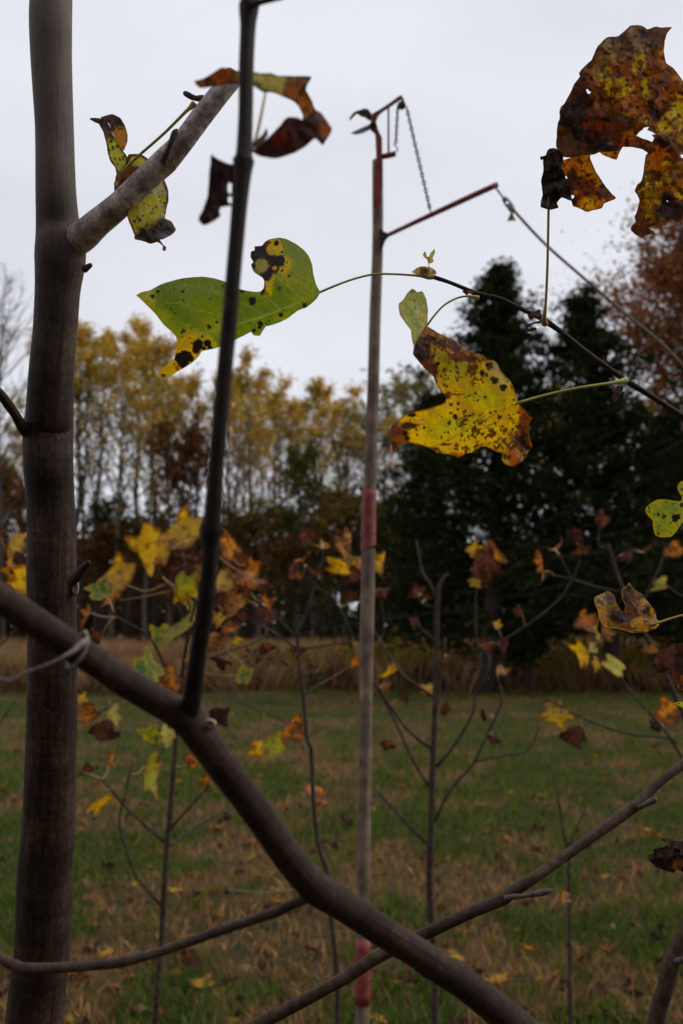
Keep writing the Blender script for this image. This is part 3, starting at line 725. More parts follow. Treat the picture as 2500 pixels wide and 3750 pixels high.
def node_ring(parent, x, y, Y, wd, ang, m_='bark_shoot', th=.05):
    """ridge of an old bud scar running round a stem; ang = stem direction in the picture (degrees from vertical)"""
    c = at(x, y, Y); r = wd * .5 * depth_of(y, Y) / F; a = math.radians(ang)
    ax = Vector((math.sin(a), 0, math.cos(a))); u = ax.cross(Vector((0, 1, 0))).normalized(); v = ax.cross(u)
    mb = MB(); k = 28; q = [c + (u * math.cos(t) + v * math.sin(t)) * r * (1 - .35 * th) + ax * r * .12 * math.sin(2 * t + x) for t in np.linspace(0, 2 * math.pi, k)]
    tube(mb, q, r * th, 6, cap=False, rough=.5); return add_part('node_ring', mb.mesh('node_ring', m_), parent)
node_ring(limb, 612, 584, .919, 92, 50, 'bark_limb')
for x, y, Y, wd, an in ((1848, 3286, .84, 48, 57), (2318, 2955, .86, 42, 52)): node_ring(lowb, x, y, Y, wd, an)
# ================================================================== the leaning tree close to the camera
t2 = thing('leaning_tree', 'slender leaning tree with smooth brown stem crossing in front of the stout tree', 'tree', (at(2500, 5200, .80).x, .86, 0))
base2 = t2.location
pts = []
rows2 = [(2130, 3990, .70, 122), (1927, 3790, .665, 118), (1830, 3706, .65, 122), (1808, 3688, .647, 118), (1700, 3605, .635, 110), (1600, 3540, .62, 110), (1575, 3524, .617, 116), (1529, 3491, .61, 110), (1400, 3410, .60, 110), (1250, 3310, .585, 112), (1172, 3262, .575, 122), (1130, 3225, .57, 116), (1050, 3130, .56, 112), (940, 2975, .545, 112), (810, 2800, .53, 116), (740, 2700, .52, 126), (690, 2635, .515, 128), (638, 2600, .51, 116), (480, 2510, .495, 110), (303, 2392, .48, 108), (150, 2290, .465, 108), (0, 2190, .45, 108), (-150, 2105, .44, 102), (-420, 1980, .43, 84), (-800, 1850, .43, 40), (-1000, 1800, .43, 8)]
P3 = [list(at(x, y, Y)) + [wd * .5 * depth_of(y, Y) / F] for x, y, Y, wd in rows2]
g0 = Vector(P3[0][:3])
pre = [[base2.x + .10, base2.y, -.05, .020], [base2.x + .06, base2.y - .01, .35, .0165], [base2.x - .0, base2.y - .05, .75, .0145], [(base2.x + g0.x) / 2 + .01, (base2.y + g0.y) / 2 - .03, (.75 + g0.z) / 2 + .04, .0130]]
S2 = spline(pre + P3, 6); mb = MB(); tube(mb, S2[:, :3], S2[:, 3], 18, rough=.05, seed=8)
add_part('trunk', mb.mesh('trunk', 'bark_twig'), t2)
mb = MB(); pxtube(mb, [(690, 2665, .515, 86), (697, 2600, .51, 74), (706, 2540, .50, 68), (728, 2380, .485, 64), (753, 2200, .47, 64), (768, 2050, .462, 62), (772, 1990, .46, 66), (774, 1935, .458, 84), (780, 1885, .456, 66), (792, 1700, .452, 60), (806, 1538, .448, 58), (822, 1370, .445, 58), (836, 1219, .443, 58), (852, 1040, .44, 57), (866, 880, .44, 57), (880, 720, .44, 60), (888, 640, .44, 66), (892, 590, .44, 78), (894, 555, .44, 60), (900, 400, .442, 54), (902, 239, .444, 56), (908, 100, .446, 58), (912, 25, .447, 74), (918, -30, .448, 58), (930, -250, .45, 52), (945, -600, .455, 40), (960, -1000, .46, 10)], 16, 6, rough=.05, seed=9)
tw = add_part('branch', mb.mesh('branch', 'bark_dark'), t2)
spur(tw, [(905, 20, .446, 36), (950, 8, .44, 24), (1000, -2, .436, 18), (1030, -10, .434, 20), (1050, -16, .433, 6)], 'twig', 'bark_twig')
mb = MB(); pxtube(mb, [(1172, 3262, .575, 66), (1128, 3284, .575, 46), (1080, 3308, .578, 38), (1000, 3344, .58, 40), (965, 3356, .583, 36), (797, 3412, .60, 36), (590, 3484, .62, 36), (450, 3522, .635, 40), (431, 3527, .637, 36), (239, 3543, .66, 36), (90, 3545, .68, 38), (60, 3538, .685, 42), (0, 3508, .69, 34), (-120, 3440, .70, 28), (-350, 3300, .72, 10)], 12, 6, rough=.10, seed=10)
add_part('branch', mb.mesh('branch', 'bark_shoot'), t2)
for x, y, Y, wd, an in ((1577, 3526, .617, 118, -57), (1815, 3694, .648, 121, -52), (1160, 3252, .574, 122, -52)): node_ring(t2, x, y, Y, wd, an)
for x, y, Y, wd, an in ((774, 1932, .458, 84, 4), (892, 590, .44, 78, 4), (912, 25, .447, 74, 4)): node_ring(tw, x, y, Y, wd, an, 'bark_dark')
scar(t2, 768, 2650, .515, 26, 18, push=.004)
# blurred brown leaves on its upright branch
zz = zmap(680, 200, 2.7034); mb = MB()
o1 = zz([(90, 260), (190, 230), (260, 190), (340, 130), (420, 130), (490, 160), (640, 165), (740, 185), (850, 185), (920, 210), (1100, 210), (1245, 220), (1210, 290), (1190, 350), (1230, 420), (1280, 540), (1300, 640), (1160, 640), (1160, 590), (1080, 470), (950, 410), (850, 375), (770, 375), (660, 305), (560, 290), (400, 290), (330, 310), (220, 325), (140, 330), (95, 290)])
sheet(mb, o1, .462, plane(900, 280, 3e-5, 4e-5, 2e-7), Paint((110, 66, 34), (140, 84, 24), 60, 11).blob(930, 300, 60, (165, 150, 80), 40, .5).blob(1010, 300, 40, (160, 146, 70), 40, .6).blob(800, 280, 70, (120, 58, 14), 40, .4).blob(1100, 370, 60, (150, 82, 14), 40, .4).mottle(DARK, .64, 30, .05, .7).edge(6, DARK, 1.2), 5, jitter=2, crinkle=.002, seed=11)
o2 = zz([(1280, 540), (1340, 580), (1450, 735), (1400, 830), (1355, 900), (1280, 830), (1200, 900), (1080, 970), (900, 1030), (760, 1015), (660, 960), (820, 820), (940, 690), (1000, 620), (1100, 620), (1165, 640)])
sheet(mb, o2, .455, plane(1050, 480, 5e-5, 3e-5, 4e-7), Paint((44, 22, 16), (58, 24, 14), 60, 12).blob(1200, 480, 30, (130, 70, 18), 20, .4).blob(1180, 425, 22, (110, 74, 60), 20, .4).blob(1020, 500, 34, (82, 28, 10), 30, .4), 5, jitter=2, crinkle=.002, seed=12)
lf = add_part('leaf', mb.mesh('leaf', 'dry_leaf'), t2, label='large withered brown and orange leaf folded over the upright branch')
petiole(lf, [(905, 560, .443, 16), (934, 515, .448, 12), (955, 430, .455, 12), (972, 340, .462, 9)], 'petiole_tan')
mb = MB(); sheet(mb, zz([(620, 920), (690, 850), (760, 790), (800, 725), (815, 790), (770, 870), (680, 930), (650, 1000), (600, 980)]), .446, plane(930, 520, 4e-5, 0, 2e-6), Paint((92, 80, 68), (60, 48, 40), 40, 13), 6, seed=13)
add_part('bract', mb.mesh('bract', 'dry_leaf'), t2)
mb = MB(); sheet(mb, zz([(250, 985), (330, 1040), (420, 1080), (520, 1110), (520, 1500), (440, 1500), (350, 1510), (335, 1560), (350, 1590), (280, 1650), (180, 1690), (125, 1630), (170, 1530), (215, 1400), (230, 1200), (245, 1080)]), .452, plane(800, 700, 4e-5, 2e-5, 5e-7), Paint((34, 20, 18), (46, 28, 24), 50, 14), 5, holes=[zz([(425, 1270), (458, 1275), (455, 1370), (430, 1380), (415, 1330)]), zz([(425, 1410), (455, 1405), (455, 1470), (430, 1475), (415, 1440)])], jitter=2, crinkle=.003, seed=14)
add_part('leaf', mb.mesh('leaf', 'dry_leaf'), t2, label='dark shrivelled leaf clinging to the upright branch')

# twine looped round the leaning stem
tw_ = thing('twine_tie', 'pale twine looped round the leaning brown stem with its end hanging loose', 'twine', at(240, 2400, .47))
mb = MB(); c0 = at(270, 2369, .478); ax = (at(480, 2510, .495) - at(150, 2290, .465)).normalized()
u_ = ax.cross(Vector((0, 1, 0))).normalized(); v_ = ax.cross(u_); r_ = .0088
ring = [c0 + (u_ * math.cos(a) + v_ * math.sin(a)) * r_ + ax * .004 * math.sin(a * .5) for a in np.linspace(0, 2 * math.pi, 30)]
tube(mb, ring, .0009, 6); add_part('loop', mb.mesh('loop', 'twine'), tw_)
mb = MB(); pxtube(mb, [(318, 2346, .468, 22), (300, 2356, .462, 24), (272, 2382, .458, 20), (235, 2405, .456, 14), (180, 2432, .455, 11), (96, 2462, .455, 12), (40, 2490, .455, 11), (-10, 2480, .455, 10), (-80, 2440, .455, 9)], 7, 6, rough=.2)
add_part('loose_end', mb.mesh('loose_end', 'twine'), tw_)
#==PART4==
# ================================================================== the tree off to the right whose leafy twig hangs into view
t3 = thing('leafy_tree', 'slim young tree holding out a drooping twig of large spotted yellow and green leaves', 'tree', (.07, .96, 0))
b3 = t3.location
rows3 = [(2398, 3750, .86, 62), (2430, 3630, .855, 58), (2455, 3535, .85, 64), (2470, 3490, .85, 56), (2500, 3428, .85, 54), (2600, 3200, .86, 52), (2720, 2850, .88, 48), (2850, 2400, .92, 44), (2950, 1950, .96, 40), (3010, 1500, .98, 32), (3040, 900, 1.0, 20), (3050, 400, 1.0, 8)]
P3 = [list(at(x, y, Y)) + [wd * .5 * depth_of(y, Y) / F] for x, y, Y, wd in rows3]
S3 = spline([[.07, .96, -.05, .013], [.075, .945, .3, .011], [.105, .92, .65, .0095], [.17, .89, .97, .0085], [.225, .87, 1.14, .008]] + P3, 6); mb = MB(); tube(mb, S3[:, :3], S3[:, 3], 14, rough=.06, seed=15)
add_part('trunk', mb.mesh('trunk', 'bark_shoot'), t3)
spur(t3, [(2470, 3520, .845, 26), (2490, 3518, .84, 22), (2520, 3510, .838, 26), (2535, 3505, .838, 6)])
mb = MB(); pxtube(mb, [(2960, 1880, .965, 30), (2700, 1670, .94, 26), (2500, 1527, .925, 23), (2365, 1440, .915, 21), (2290, 1394, .91, 24), (2270, 1380, .91, 21), (2161, 1302, .905, 20), (2059, 1220, .90, 19), (2000, 1178, .90, 23), (1975, 1160, .90, 19), (1936, 1145, .90, 17), (1840, 1099, .895, 18), (1770, 1082, .895, 19), (1740, 1075, .895, 23), (1722, 1066, .895, 16), (1650, 1036, .895, 14), (1600, 1019, .895, 16), (1580, 1012, .895, 14), (1572, 1010, .895, 4)], 12, 6, rough=.05, seed=16)
tw3 = add_part('twig', mb.mesh('twig', 'bark_twig'), t3)

def hero(label, m_='leaf'):
    return lambda mb: add_part('leaf', mb.mesh('leaf', m_), t3, label=label)
# green leaf
zz = zmap(480, 840, 2.0907); z = lambda x, y: zz([(x, y)])[0]
mb = MB()
o1 = zz([(40, 505), (80, 480), (150, 465), (210, 430), (280, 403), (390, 375), (480, 365), (560, 362), (640, 375), (720, 400), (800, 445), (850, 462), (920, 475), (985, 478), (1015, 450), (1020, 400), (1005, 370), (965, 345), (935, 320), (918, 268), (935, 250), (915, 215), (918, 170), (945, 160), (945, 130), (1000, 125), (1020, 100), (1060, 75), (1130, 63), (1190, 75), (1260, 110), (1320, 155), (1360, 205), (1385, 270), (1395, 340), (1415, 420), (1445, 478), (1425, 525), (1390, 560), (1340, 600), (1280, 620), (1200, 680), (1130, 715), (1060, 738), (1030, 745), (1000, 790), (985, 815), (940, 812), (918, 785), (870, 810), (800, 845), (740, 880), (680, 900), (630, 915), (545, 932), (520, 970), (470, 1020), (390, 1070), (310, 1115), (250, 1133), (205, 1115), (215, 1085), (270, 1035), (330, 990), (343, 930), (350, 835), (320, 790), (250, 730), (190, 650), (130, 590), (80, 540)])
def zb(p, x, y, r, c, soft=10, warp=.4, ws=16, ry=None, k=1.0):
    a, b_ = z(x, y); return p.blob(a, b_, r / 2.0907, c, soft, warp, ws, ry and ry / 2.0907, k)
p = Paint((102, 120, 8), (120, 130, 12), 120, 21)
VE = (142, 152, 62)
zb(p, 550, 440, 330, (112, 128, 52), 100, .2, 60, 70, .6); zb(p, 1250, 200, 160, (124, 136, 56), 60, .2, 60, 200, .5)
zb(p, 110, 540, 90, (166, 158, 20), 60, .4, 30); zb(p, 230, 680, 60, (150, 150, 20), 50, .5, 30); zb(p, 520, 860, 120, (176, 152, 14), 50, .5, 30, 80); zb(p, 420, 930, 130, (190, 148, 10), 40, .4, 30)
zb(p, 620, 740, 110, (146, 146, 20), 60, .7, 24, 60, .7); zb(p, 330, 770, 130, (140, 146, 20), 60, .7, 24, 60, .6); zb(p, 1190, 370, 110, (140, 138, 26), 50, .8, 22, 60, .6)
zb(p, 280, 1075, 140, (200, 150, 8), 30, .2, 30, 110); zb(p, 1090, 140, 75, (206, 158, 8), 14, .35); zb(p, 1180, 280, 60, (196, 160, 10), 24, .5); zb(p, 1050, 400, 44, (190, 156, 10), 14, .5, 16, 100)
for pt, wd in (([(1445, 480), (1320, 545), (1030, 660), (830, 720), (600, 785), (480, 810)], 5.2), ([(1320, 540), (1120, 360), (1090, 330)], 2.4), ([(1400, 500), (1220, 290), (1200, 150), (1160, 90)], 2.2), ([(1410, 495), (1330, 250), (1280, 140)], 1.6), ([(1030, 662), (870, 570), (640, 480), (520, 440), (390, 420)], 2.4), ([(1145, 615), (1040, 520), (960, 490)], 2.0), ([(830, 722), (690, 665), (520, 620), (390, 565), (250, 560)], 2.2), ([(640, 480), (600, 400)], 1.4), ([(520, 440), (520, 380)], 1.4), ([(560, 790), (480, 740), (330, 700)], 1.8), ([(1200, 590), (1290, 610)], 1.4)):
    p.vein(zz(pt), wd, VE, .75)
for x, y, r in ((165, 512, 20), (205, 475, 14), (930, 548, 32), (1145, 655, 18), (1328, 583, 18), (1110, 105, 24), (990, 720, 22), (985, 750, 16), (940, 775, 18), (850, 470, 16), (585, 872, 28), (605, 905, 18), (560, 912, 16), (515, 885, 42), (500, 925, 28), (545, 820, 10), (420, 975, 48), (400, 1020, 40), (370, 985, 40), (455, 990, 26), (600, 750, 14), (655, 710, 12), (405, 775, 12)): zb(p, x, y, r, (28, 16, 10), 5, .35, 12)
zb(p, 990, 190, 85, DARK, 10, .45, 14); zb(p, 1050, 215, 75, DARK, 10, .45, 14, 50); zb(p, 1130, 245, 50, DARK, 10, .5, 12); zb(p, 960, 160, 60, DARK, 8, .3, 14); zb(p, 1080, 300, 60, DARK, 10, .5, 12, 40); zb(p, 1035, 350, 45, DARK, 8, .5, 12); zb(p, 1005, 440, 26, DARK, 6, .4, 12, 60); zb(p, 1040, 110, 30, BRN, 8, .5)
zb(p, 1000, 270, 55, (150, 136, 58), 12, .35, 16); zb(p, 1100, 297, 18, (206, 150, 10), 5, .3); zb(p, 1075, 155, 40, (206, 160, 8), 8, .3); zb(p, 935, 280, 18, DARK, 5, .4)
zb(p, 245, 1120, 20, BRN, 6, .5); zb(p, 350, 1050, 20, (150, 80, 10), 8, .7)
p.spots(190, 1.2, 4.2, (40, 34, 12)).edge(2.2, (120, 120, 30), .6, 20, .6)
sheet(mb, o1, .898, plane(830, 1120, 2.0e-5, 3e-5, -1.2e-7, 2.2e-7), p, 3.4, jitter=.5, crinkle=.0012, cws=70, seed=21)
lf = hero('green leaf with yellow-tipped lobes and a bitten dark notch')(mb)
petiole(lf, [(1586, 1014, .893, 20), (1566, 1016, .892, 16), (1530, 1010, .892, 9.5), (1440, 1004, .892, 8), (1360, 1006, .892, 8), (1270, 1030, .894, 8), (1171, 1070, .8935, 9), (1150, 1080, .9, 5)])

# yellow leaf
zz = zmap(1400, 980, 2.6133)
def mk(scale, zz):
    def f(p, x, y, r, c, soft=10, warp=.4, ws=16, ry=None, k=1.0):
        a, b_ = zz([(x, y)])[0]; return p.blob(a, b_, r / scale, c, soft, warp, ws, ry and ry / scale, k)
    return f
zb = mk(2.6133, zz); mb = MB()
oy = zz([(1305, 1290), (1280, 1230), (1255, 1150), (1220, 1080), (1160, 1020), (1120, 970), (1100, 920), (1060, 885), (1015, 885), (980, 850), (920, 820), (850, 808), (760, 800), (715, 805), (660, 830), (600, 780), (560, 745), (490, 740), (470, 700), (450, 760), (447, 840), (455, 930), (490, 1050), (520, 1130), (560, 1190), (610, 1230), (595, 1290), (540, 1315), (440, 1345), (340, 1370), (240, 1400), (160, 1450), (90, 1510), (55, 1590), (65, 1650), (88, 1700), (95, 1780), (112, 1805), (108, 1770), (150, 1715), (250, 1670), (300, 1690), (380, 1700), (450, 1730), (520, 1770), (600, 1785), (680, 1800), (730, 1818), (790, 1780), (860, 1770), (950, 1715), (1000, 1720), (1080, 1760), (1145, 1780), (1140, 1840), (1170, 1880), (1240, 1905), (1310, 1870), (1370, 1820), (1390, 1770), (1430, 1710), (1410, 1640), (1395, 1560), (1405, 1480), (1435, 1440), (1400, 1420), (1370, 1370), (1320, 1325)])
p = Paint((204, 150, 4), (190, 152, 6), 110, 22)
for x, y, r, ry in ((960, 1240, 230, 110), (650, 1560, 260, 80), (680, 960, 150, 120), (560, 880, 110, 90), (750, 1480, 160, 60), (1020, 1020, 60, 60)): zb(p, x, y, r, (160, 152, 12), 50, .5, 40, ry, .7)
zb(p, 1080, 960, 90, (166, 152, 84), 30, .4, 30, 80, .8); zb(p, 1180, 1080, 110, (166, 150, 76), 30, .3, 30, 60, .8); zb(p, 900, 840, 80, (170, 148, 60), 24, .4, 30, 30, .7)
zb(p, 740, 850, 110, (120, 62, 18), 24, .5, 20, 50); zb(p, 690, 830, 60, (110, 84, 64), 18, .4, 16, 24); zb(p, 860, 870, 60, BRN, 20, .6, 16, 40); zb(p, 870, 960, 50, BRN, 20, .7, 16)
zb(p, 110, 1620, 130, (110, 52, 12), 40, .4, 30, 150); zb(p, 90, 1720, 60, (70, 32, 12), 20, .4); zb(p, 250, 1510, 90, (60, 28, 10), 20, .6, 16, 44); zb(p, 280, 1410, 50, DARK, 14, .6, 14, 24); zb(p, 170, 1640, 80, (140, 74, 12), 20, .5, 20, 30)
zb(p, 1370, 1500, 80, (96, 46, 12), 24, .6, 20, 170); zb(p, 1340, 1660, 100, (80, 38, 12), 24, .7, 20, 110); zb(p, 1360, 1640, 55, DARK, 16, .7, 16, 80); zb(p, 1260, 1820, 100, (160, 84, 10), 24, .6, 20); zb(p, 700, 1790, 90, (164, 82, 10), 20, .6, 16, 30); zb(p, 470, 1740, 60, BRN, 14, .7, 14, 24); zb(p, 600, 1690, 50, BRN, 14, .7, 14, 14)
zb(p, 490, 1000, 36, BRN, 16, .6, 16, 110); zb(p, 600, 1220, 60, BRN, 14, .7, 14, 30); zb(p, 640, 1215, 150, (120, 66, 12), 14, .9, 12, 10); zb(p, 1340, 1360, 50, (150, 70, 12), 16, .5)
p.vein(zz([(1305, 1290), (1180, 1350), (1080, 1400), (900, 1500), (720, 1600), (560, 1680), (450, 1735)]), 3.6, (150, 112, 22), .85)
for pt in ([(1250, 1310), (1100, 1150), (960, 1010), (850, 960), (700, 930)], [(1080, 1300), (900, 1220), (760, 1190), (650, 1180)], [(1180, 1350), (1200, 1500), (1180, 1700)], [(930, 1480), (900, 1640), (800, 1740)], [(1040, 1420), (1060, 1560), (1020, 1700)], [(800, 1560), (600, 1560), (400, 1560), (250, 1530)], [(720, 1600), (680, 1720)]): p.vein(zz(pt), 1.5, (120, 96, 20), .55)
for x, y, r in ((530, 920, 22), (1005, 930, 24), (950, 1005, 26), (1075, 1085, 30), (1150, 1150, 34), (1180, 1140, 16), (695, 1430, 28), (655, 1390, 16), (635, 1490, 18), (215, 1585, 26), (235, 1635, 24), (605, 1030, 12), (650, 990, 10), (980, 1240, 15), (720, 1355, 14), (820, 1418, 40), (330, 1600, 14), (400, 1530, 16), (725, 1300, 16), (660, 1310, 12), (590, 1125, 14), (1030, 1390, 14)):
    zb(p, x, y, r, (34, 20, 8), 5, .4, 10, 10 if r == 40 else None)
bx = lambda a, b_, c, d: (*zz([(a, b_)])[0], *zz([(c, d)])[0])
p.spots(210, 1.3, 4.2, (60, 36, 10)).spots(150, 2, 9, (70, 34, 10), bx(700, 1380, 1400, 1820)).spots(60, 2, 7, (80, 40, 10), bx(700, 820, 1050, 1120)).spots(24, 2, 7, (60, 30, 10), bx(450, 750, 640, 1240)).edge(6, (110, 56, 12), 1.3, 30, .85)
def bendy(x, y):
    # the tip lobe rolls over, the lower right corner curls back
    a = plane(1740, 1400, -2e-5, 4e-5, 1.5e-7, 2e-7)(x, y)
    cx, cy = zz([(60, 1650)])[0]; q = np.clip(1 - np.hypot(x - cx, y - cy) / 90, 0, 1); a = a - .02 * q ** 2
    cx, cy = zz([(1400, 1700)])[0]; q = np.clip(1 - np.hypot(x - cx, y - cy) / 130, 0, 1); a = a + .03 * q ** 2 + .003 * np.sin((x - y) / 9) * q
    return a
sheet(mb, oy, .885, bendy, p, 3.4, jitter=1.2, crinkle=.0022, cws=60, seed=22)
lf = hero('speckled yellow leaf with brown edges, its stalk joining the twig on the right')(mb)
petiole(lf, [(2290, 1392, .905, 26), (2262, 1400, .90, 20), (2230, 1404, .897, 12), (2120, 1420, .89, 10), (2000, 1446, .888, 10), (1905, 1473, .884, 11), (1885, 1482, .890, 6)])

# pale green leaf folded along its midrib
mb = MB()
ob = zz([(435, 565), (480, 590), (560, 640), (680, 690), (750, 740), (830, 800), (860, 830), (760, 880), (640, 920), (520, 1060), (470, 1030), (400, 960), (330, 880), (290, 830), (300, 760), (350, 670), (400, 600)])
p = Paint((184, 128, 8), (160, 100, 10), 40, 23)
zb(p, 380, 830, 110, DARK, 24, .5, 18, 120); zb(p, 560, 740, 120, BRN, 20, .8, 14, 50); zb(p, 700, 750, 60, (88, 62, 48), 20, .5, 14, 60); zb(p, 450, 680, 70, DARK, 14, .8, 12, 30); zb(p, 430, 960, 70, (90, 46, 12), 20, .5); p.mottle(BRN, .58, 16, .04, .8).edge(4, (130, 74, 14), 1)
sheet(mb, ob, .897, plane(1560, 1260, 6e-5, -2e-5, 0, 3e-7), p, 3.8, jitter=1.2, crinkle=.002, seed=23)
og = zz([(430, 560), (400, 600), (350, 670), (300, 745), (280, 690), (270, 600), (240, 560), (205, 510), (165, 450), (155, 390), (155, 345), (200, 305), (230, 250), (275, 205), (300, 205), (330, 235), (380, 225), (415, 300), (435, 400), (430, 490)])
p = Paint((148, 156, 78), (156, 158, 92), 60, 24)
zb(p, 290, 215, 30, (130, 108, 80), 14, .4); zb(p, 400, 480, 50, (170, 150, 76), 20, .5, 14, 90, .7); zb(p, 180, 400, 40, (166, 152, 90), 16, .5, 20, 70)
for pt in ([(400, 590), (330, 440), (270, 320), (250, 280)], [(370, 640), (250, 520), (190, 440)], [(345, 460), (330, 330)], [(380, 560), (420, 480)]): p.vein(zz(pt), 1.7, (182, 184, 130), .7)
p.spots(50, 1, 2.6, (120, 84, 30)).edge(3, (150, 120, 60), 1.2)
sheet(mb, og, .897, plane(1540, 1240, 2e-5, 6e-5, 3e-7), p, 3.8, jitter=1, crinkle=.001, seed=24)
lf = hero('pale green leaf folded back on itself with a blackened lower half')(mb)
petiole(lf, [(1748, 1092, .89, 22), (1735, 1088, .888, 14), (1706, 1085, .888, 8), (1670, 1093, .89, 7.5), (1625, 1118, .892, 7.5), (1590, 1155, .893, 7.5), (1563, 1192, .8935, 8), (1535, 1232, .894, 5), (1512, 1270, .8945, 3)])

# big withered leaf
zz = zmap(1950, 80, 2.851); zb = mk(2.851, zz); mb = MB()
ou = zz([(1010, 40), (1080, 33), (1150, 45), (1195, 75), (1270, 50), (1330, 60), (1450, 55), (1400, 120), (1375, 200), (1365, 310), (1390, 430), (1460, 480), (1520, 550), (1600, 680), (1700, 900), (1730, 1150), (1680, 1400), (1700, 1700), (1660, 1950), (1568, 2070), (1545, 2092), (1490, 2090), (1480, 2070), (1440, 2065), (1380, 2120), (1320, 2140), (1240, 2130), (1205, 2160), (1265, 2190), (1260, 2215), (1200, 2225), (1130, 2250), (1060, 2215), (1020, 2170), (1030, 2130), (1070, 2090), (1060, 2030), (1090, 1960), (1110, 1870), (1090, 1810), (1060, 1770), (1080, 1710), (1130, 1660), (1150, 1560), (1165, 1470), (1175, 1390), (1195, 1370), (1140, 1330), (1050, 1310), (940, 1305), (870, 1350), (700, 1360), (640, 1385), (520, 1395), (430, 1420), (330, 1410), (240, 1310), (245, 1200), (255, 1080), (280, 990), (275, 930), (300, 880), (330, 850), (400, 720), (430, 650), (490, 570), (480, 530), (560, 440), (610, 400), (650, 310), (680, 250), (770, 160), (890, 150), (960, 90)])
hl = [zz([(1080, 1185), (1110, 1150), (1140, 1130), (1160, 1105), (1210, 1095), (1190, 1130), (1240, 1150), (1275, 1170), (1235, 1180), (1265, 1215), (1245, 1255), (1200, 1235), (1140, 1215)]), zz([(553, 705), (575, 700), (580, 722), (605, 735), (590, 752), (568, 748)]), zz([(1535, 1390), (1620, 1380), (1610, 1430), (1545, 1420)]), zz([(1392, 1868), (1415, 1872), (1405, 1885)])]
p = Paint((118, 62, 14), (148, 84, 12), 60, 31); p.gain = 2.3
zb(p, 1000, 180, 330, (112, 82, 52), 80, .3, 50, 190); zb(p, 720, 330, 120, (124, 98, 56), 40, .4, 30, 160, .8); zb(p, 1250, 150, 160, (84, 56, 38), 40, .5, 30, 110, .8); zb(p, 700, 480, 70, (140, 118, 48), 24, .5, 24, 120, .8); zb(p, 790, 360, 60, (136, 112, 60), 20, .5, 20, 70, .8)
for x, y, r, ry in ((830, 700, 120, 90), (780, 560, 60, 90), (920, 640, 50, 60), (1010, 690, 50, 30), (1110, 480, 60, 130), (1190, 680, 50, 120), (1520, 950, 60, 160), (1430, 1080, 130, 110), (1500, 1240, 60, 70), (1180, 1010, 50, 50), (1520, 1520, 60, 60), (1230, 1680, 90, 110), (1200, 1800, 80, 100), (1380, 1640, 70, 60), (1300, 1830, 60, 60), (1190, 2000, 60, 90), (1520, 1800, 50, 60), (1380, 1480, 60, 24)): zb(p, x, y, r, (186, 142, 10), 18, .6, 18, ry)
zb(p, 400, 1050, 190, (34, 22, 16), 50, .4, 34, 360); zb(p, 480, 800, 150, (46, 30, 22), 40, .4, 30, 220, .9); zb(p, 620, 1230, 330, (32, 20, 14), 50, .4, 34, 150); zb(p, 850, 1050, 260, (48, 26, 14), 40, .6, 26, 100, .9); zb(p, 1290, 960, 80, DARK, 24, .5, 20); zb(p, 1350, 1250, 90, (40, 22, 14), 30, .6, 20, 80); zb(p, 1490, 1330, 120, DARK, 20, .6, 20, 50); zb(p, 1450, 1960, 170, (50, 30, 20), 30, .6, 24, 130); zb(p, 1400, 1850, 70, DARK, 20, .5); zb(p, 1150, 2160, 120, (54, 32, 18), 24, .6, 20, 60); zb(p, 330, 880, 60, (84, 58, 44), 20, .5, 20, 60, .8)
zb(p, 700, 1080, 200, (110, 44, 10), 24, .9, 16, 40, .8); zb(p, 960, 1260, 170, (140, 62, 10), 20, .5, 18, 40, .9); zb(p, 680, 1130, 120, (92, 36, 10), 30, .9, 16, 90, .6); zb(p, 1310, 1400, 80, (160, 78, 8), 24, .5, 20, 90, .8)
for pt, wd in (([(1250, 1260), (1170, 900), (1110, 650), (1060, 420), (1010, 210)], 3.2), ([(1250, 1260), (900, 1160), (620, 1080), (350, 1120)], 2.6), ([(1150, 800), (860, 760), (740, 600), (735, 330)], 2.0), ([(1090, 560), (1200, 330), (1290, 180)], 2.0), ([(1300, 1200), (1500, 1000), (1480, 720), (1400, 520)], 2.4), ([(1260, 1280), (1300, 1500), (1250, 1800), (1140, 2100)], 2.6), ([(1260, 1650), (1450, 1500), (1540, 1450)], 2.0)): p.vein(zz(pt), wd, (60, 34, 12), .7)
p.mottle(DARK, .58, 16, .04, .85).mottle((84, 44, 14), .56, 44, .05, .7).spots(220, 1.5, 6, (50, 28, 10)).edge(5, (70, 44, 28), 1.2, 20, .8)
def bendb(x, y):
    a = plane(2300, 480, 3e-5, -4e-5, 2e-7, 1e-7)(x, y)
    cx, cy = zz([(300, 1150)])[0]; q = np.clip(1 - np.hypot((x - cx) / 90, (y - cy) / 190), 0, 1); a = a + .025 * q
    cx, cy = zz([(1200, 0)])[0]; q = np.clip(1 - np.abs(y - cy) / 100, 0, 1); return a + .02 * q * q
sheet(mb, ou, .86, bendb, p, 4.0, hl, jitter=2.0, crinkle=.009, cws=60, seed=31)
ol = zz([(270, 1430), (340, 1440), (480, 1385), (600, 1378), (600, 1430), (660, 1570), (760, 1720), (810, 1780), (868, 1840), (810, 1870), (740, 1900), (720, 1945), (640, 1965), (580, 1985), (540, 1980), (470, 1940), (420, 1925), (400, 1870), (330, 1790), (290, 1650), (270, 1500)])
p = Paint((150, 76, 8), (172, 96, 8), 50, 32); p.gain = 2.4; zb(p, 420, 1660, 110, (56, 28, 12), 24, .6, 18); zb(p, 560, 1750, 120, (84, 38, 12), 24, .7, 16); zb(p, 740, 1780, 90, (84, 52, 36), 20, .4, 18); zb(p, 430, 1880, 60, DARK, 20, .5); zb(p, 600, 1900, 90, (190, 120, 8), 20, .5, 16, 60); zb(p, 620, 1530, 30, (150, 110, 20), 12, .4, 16, 90)
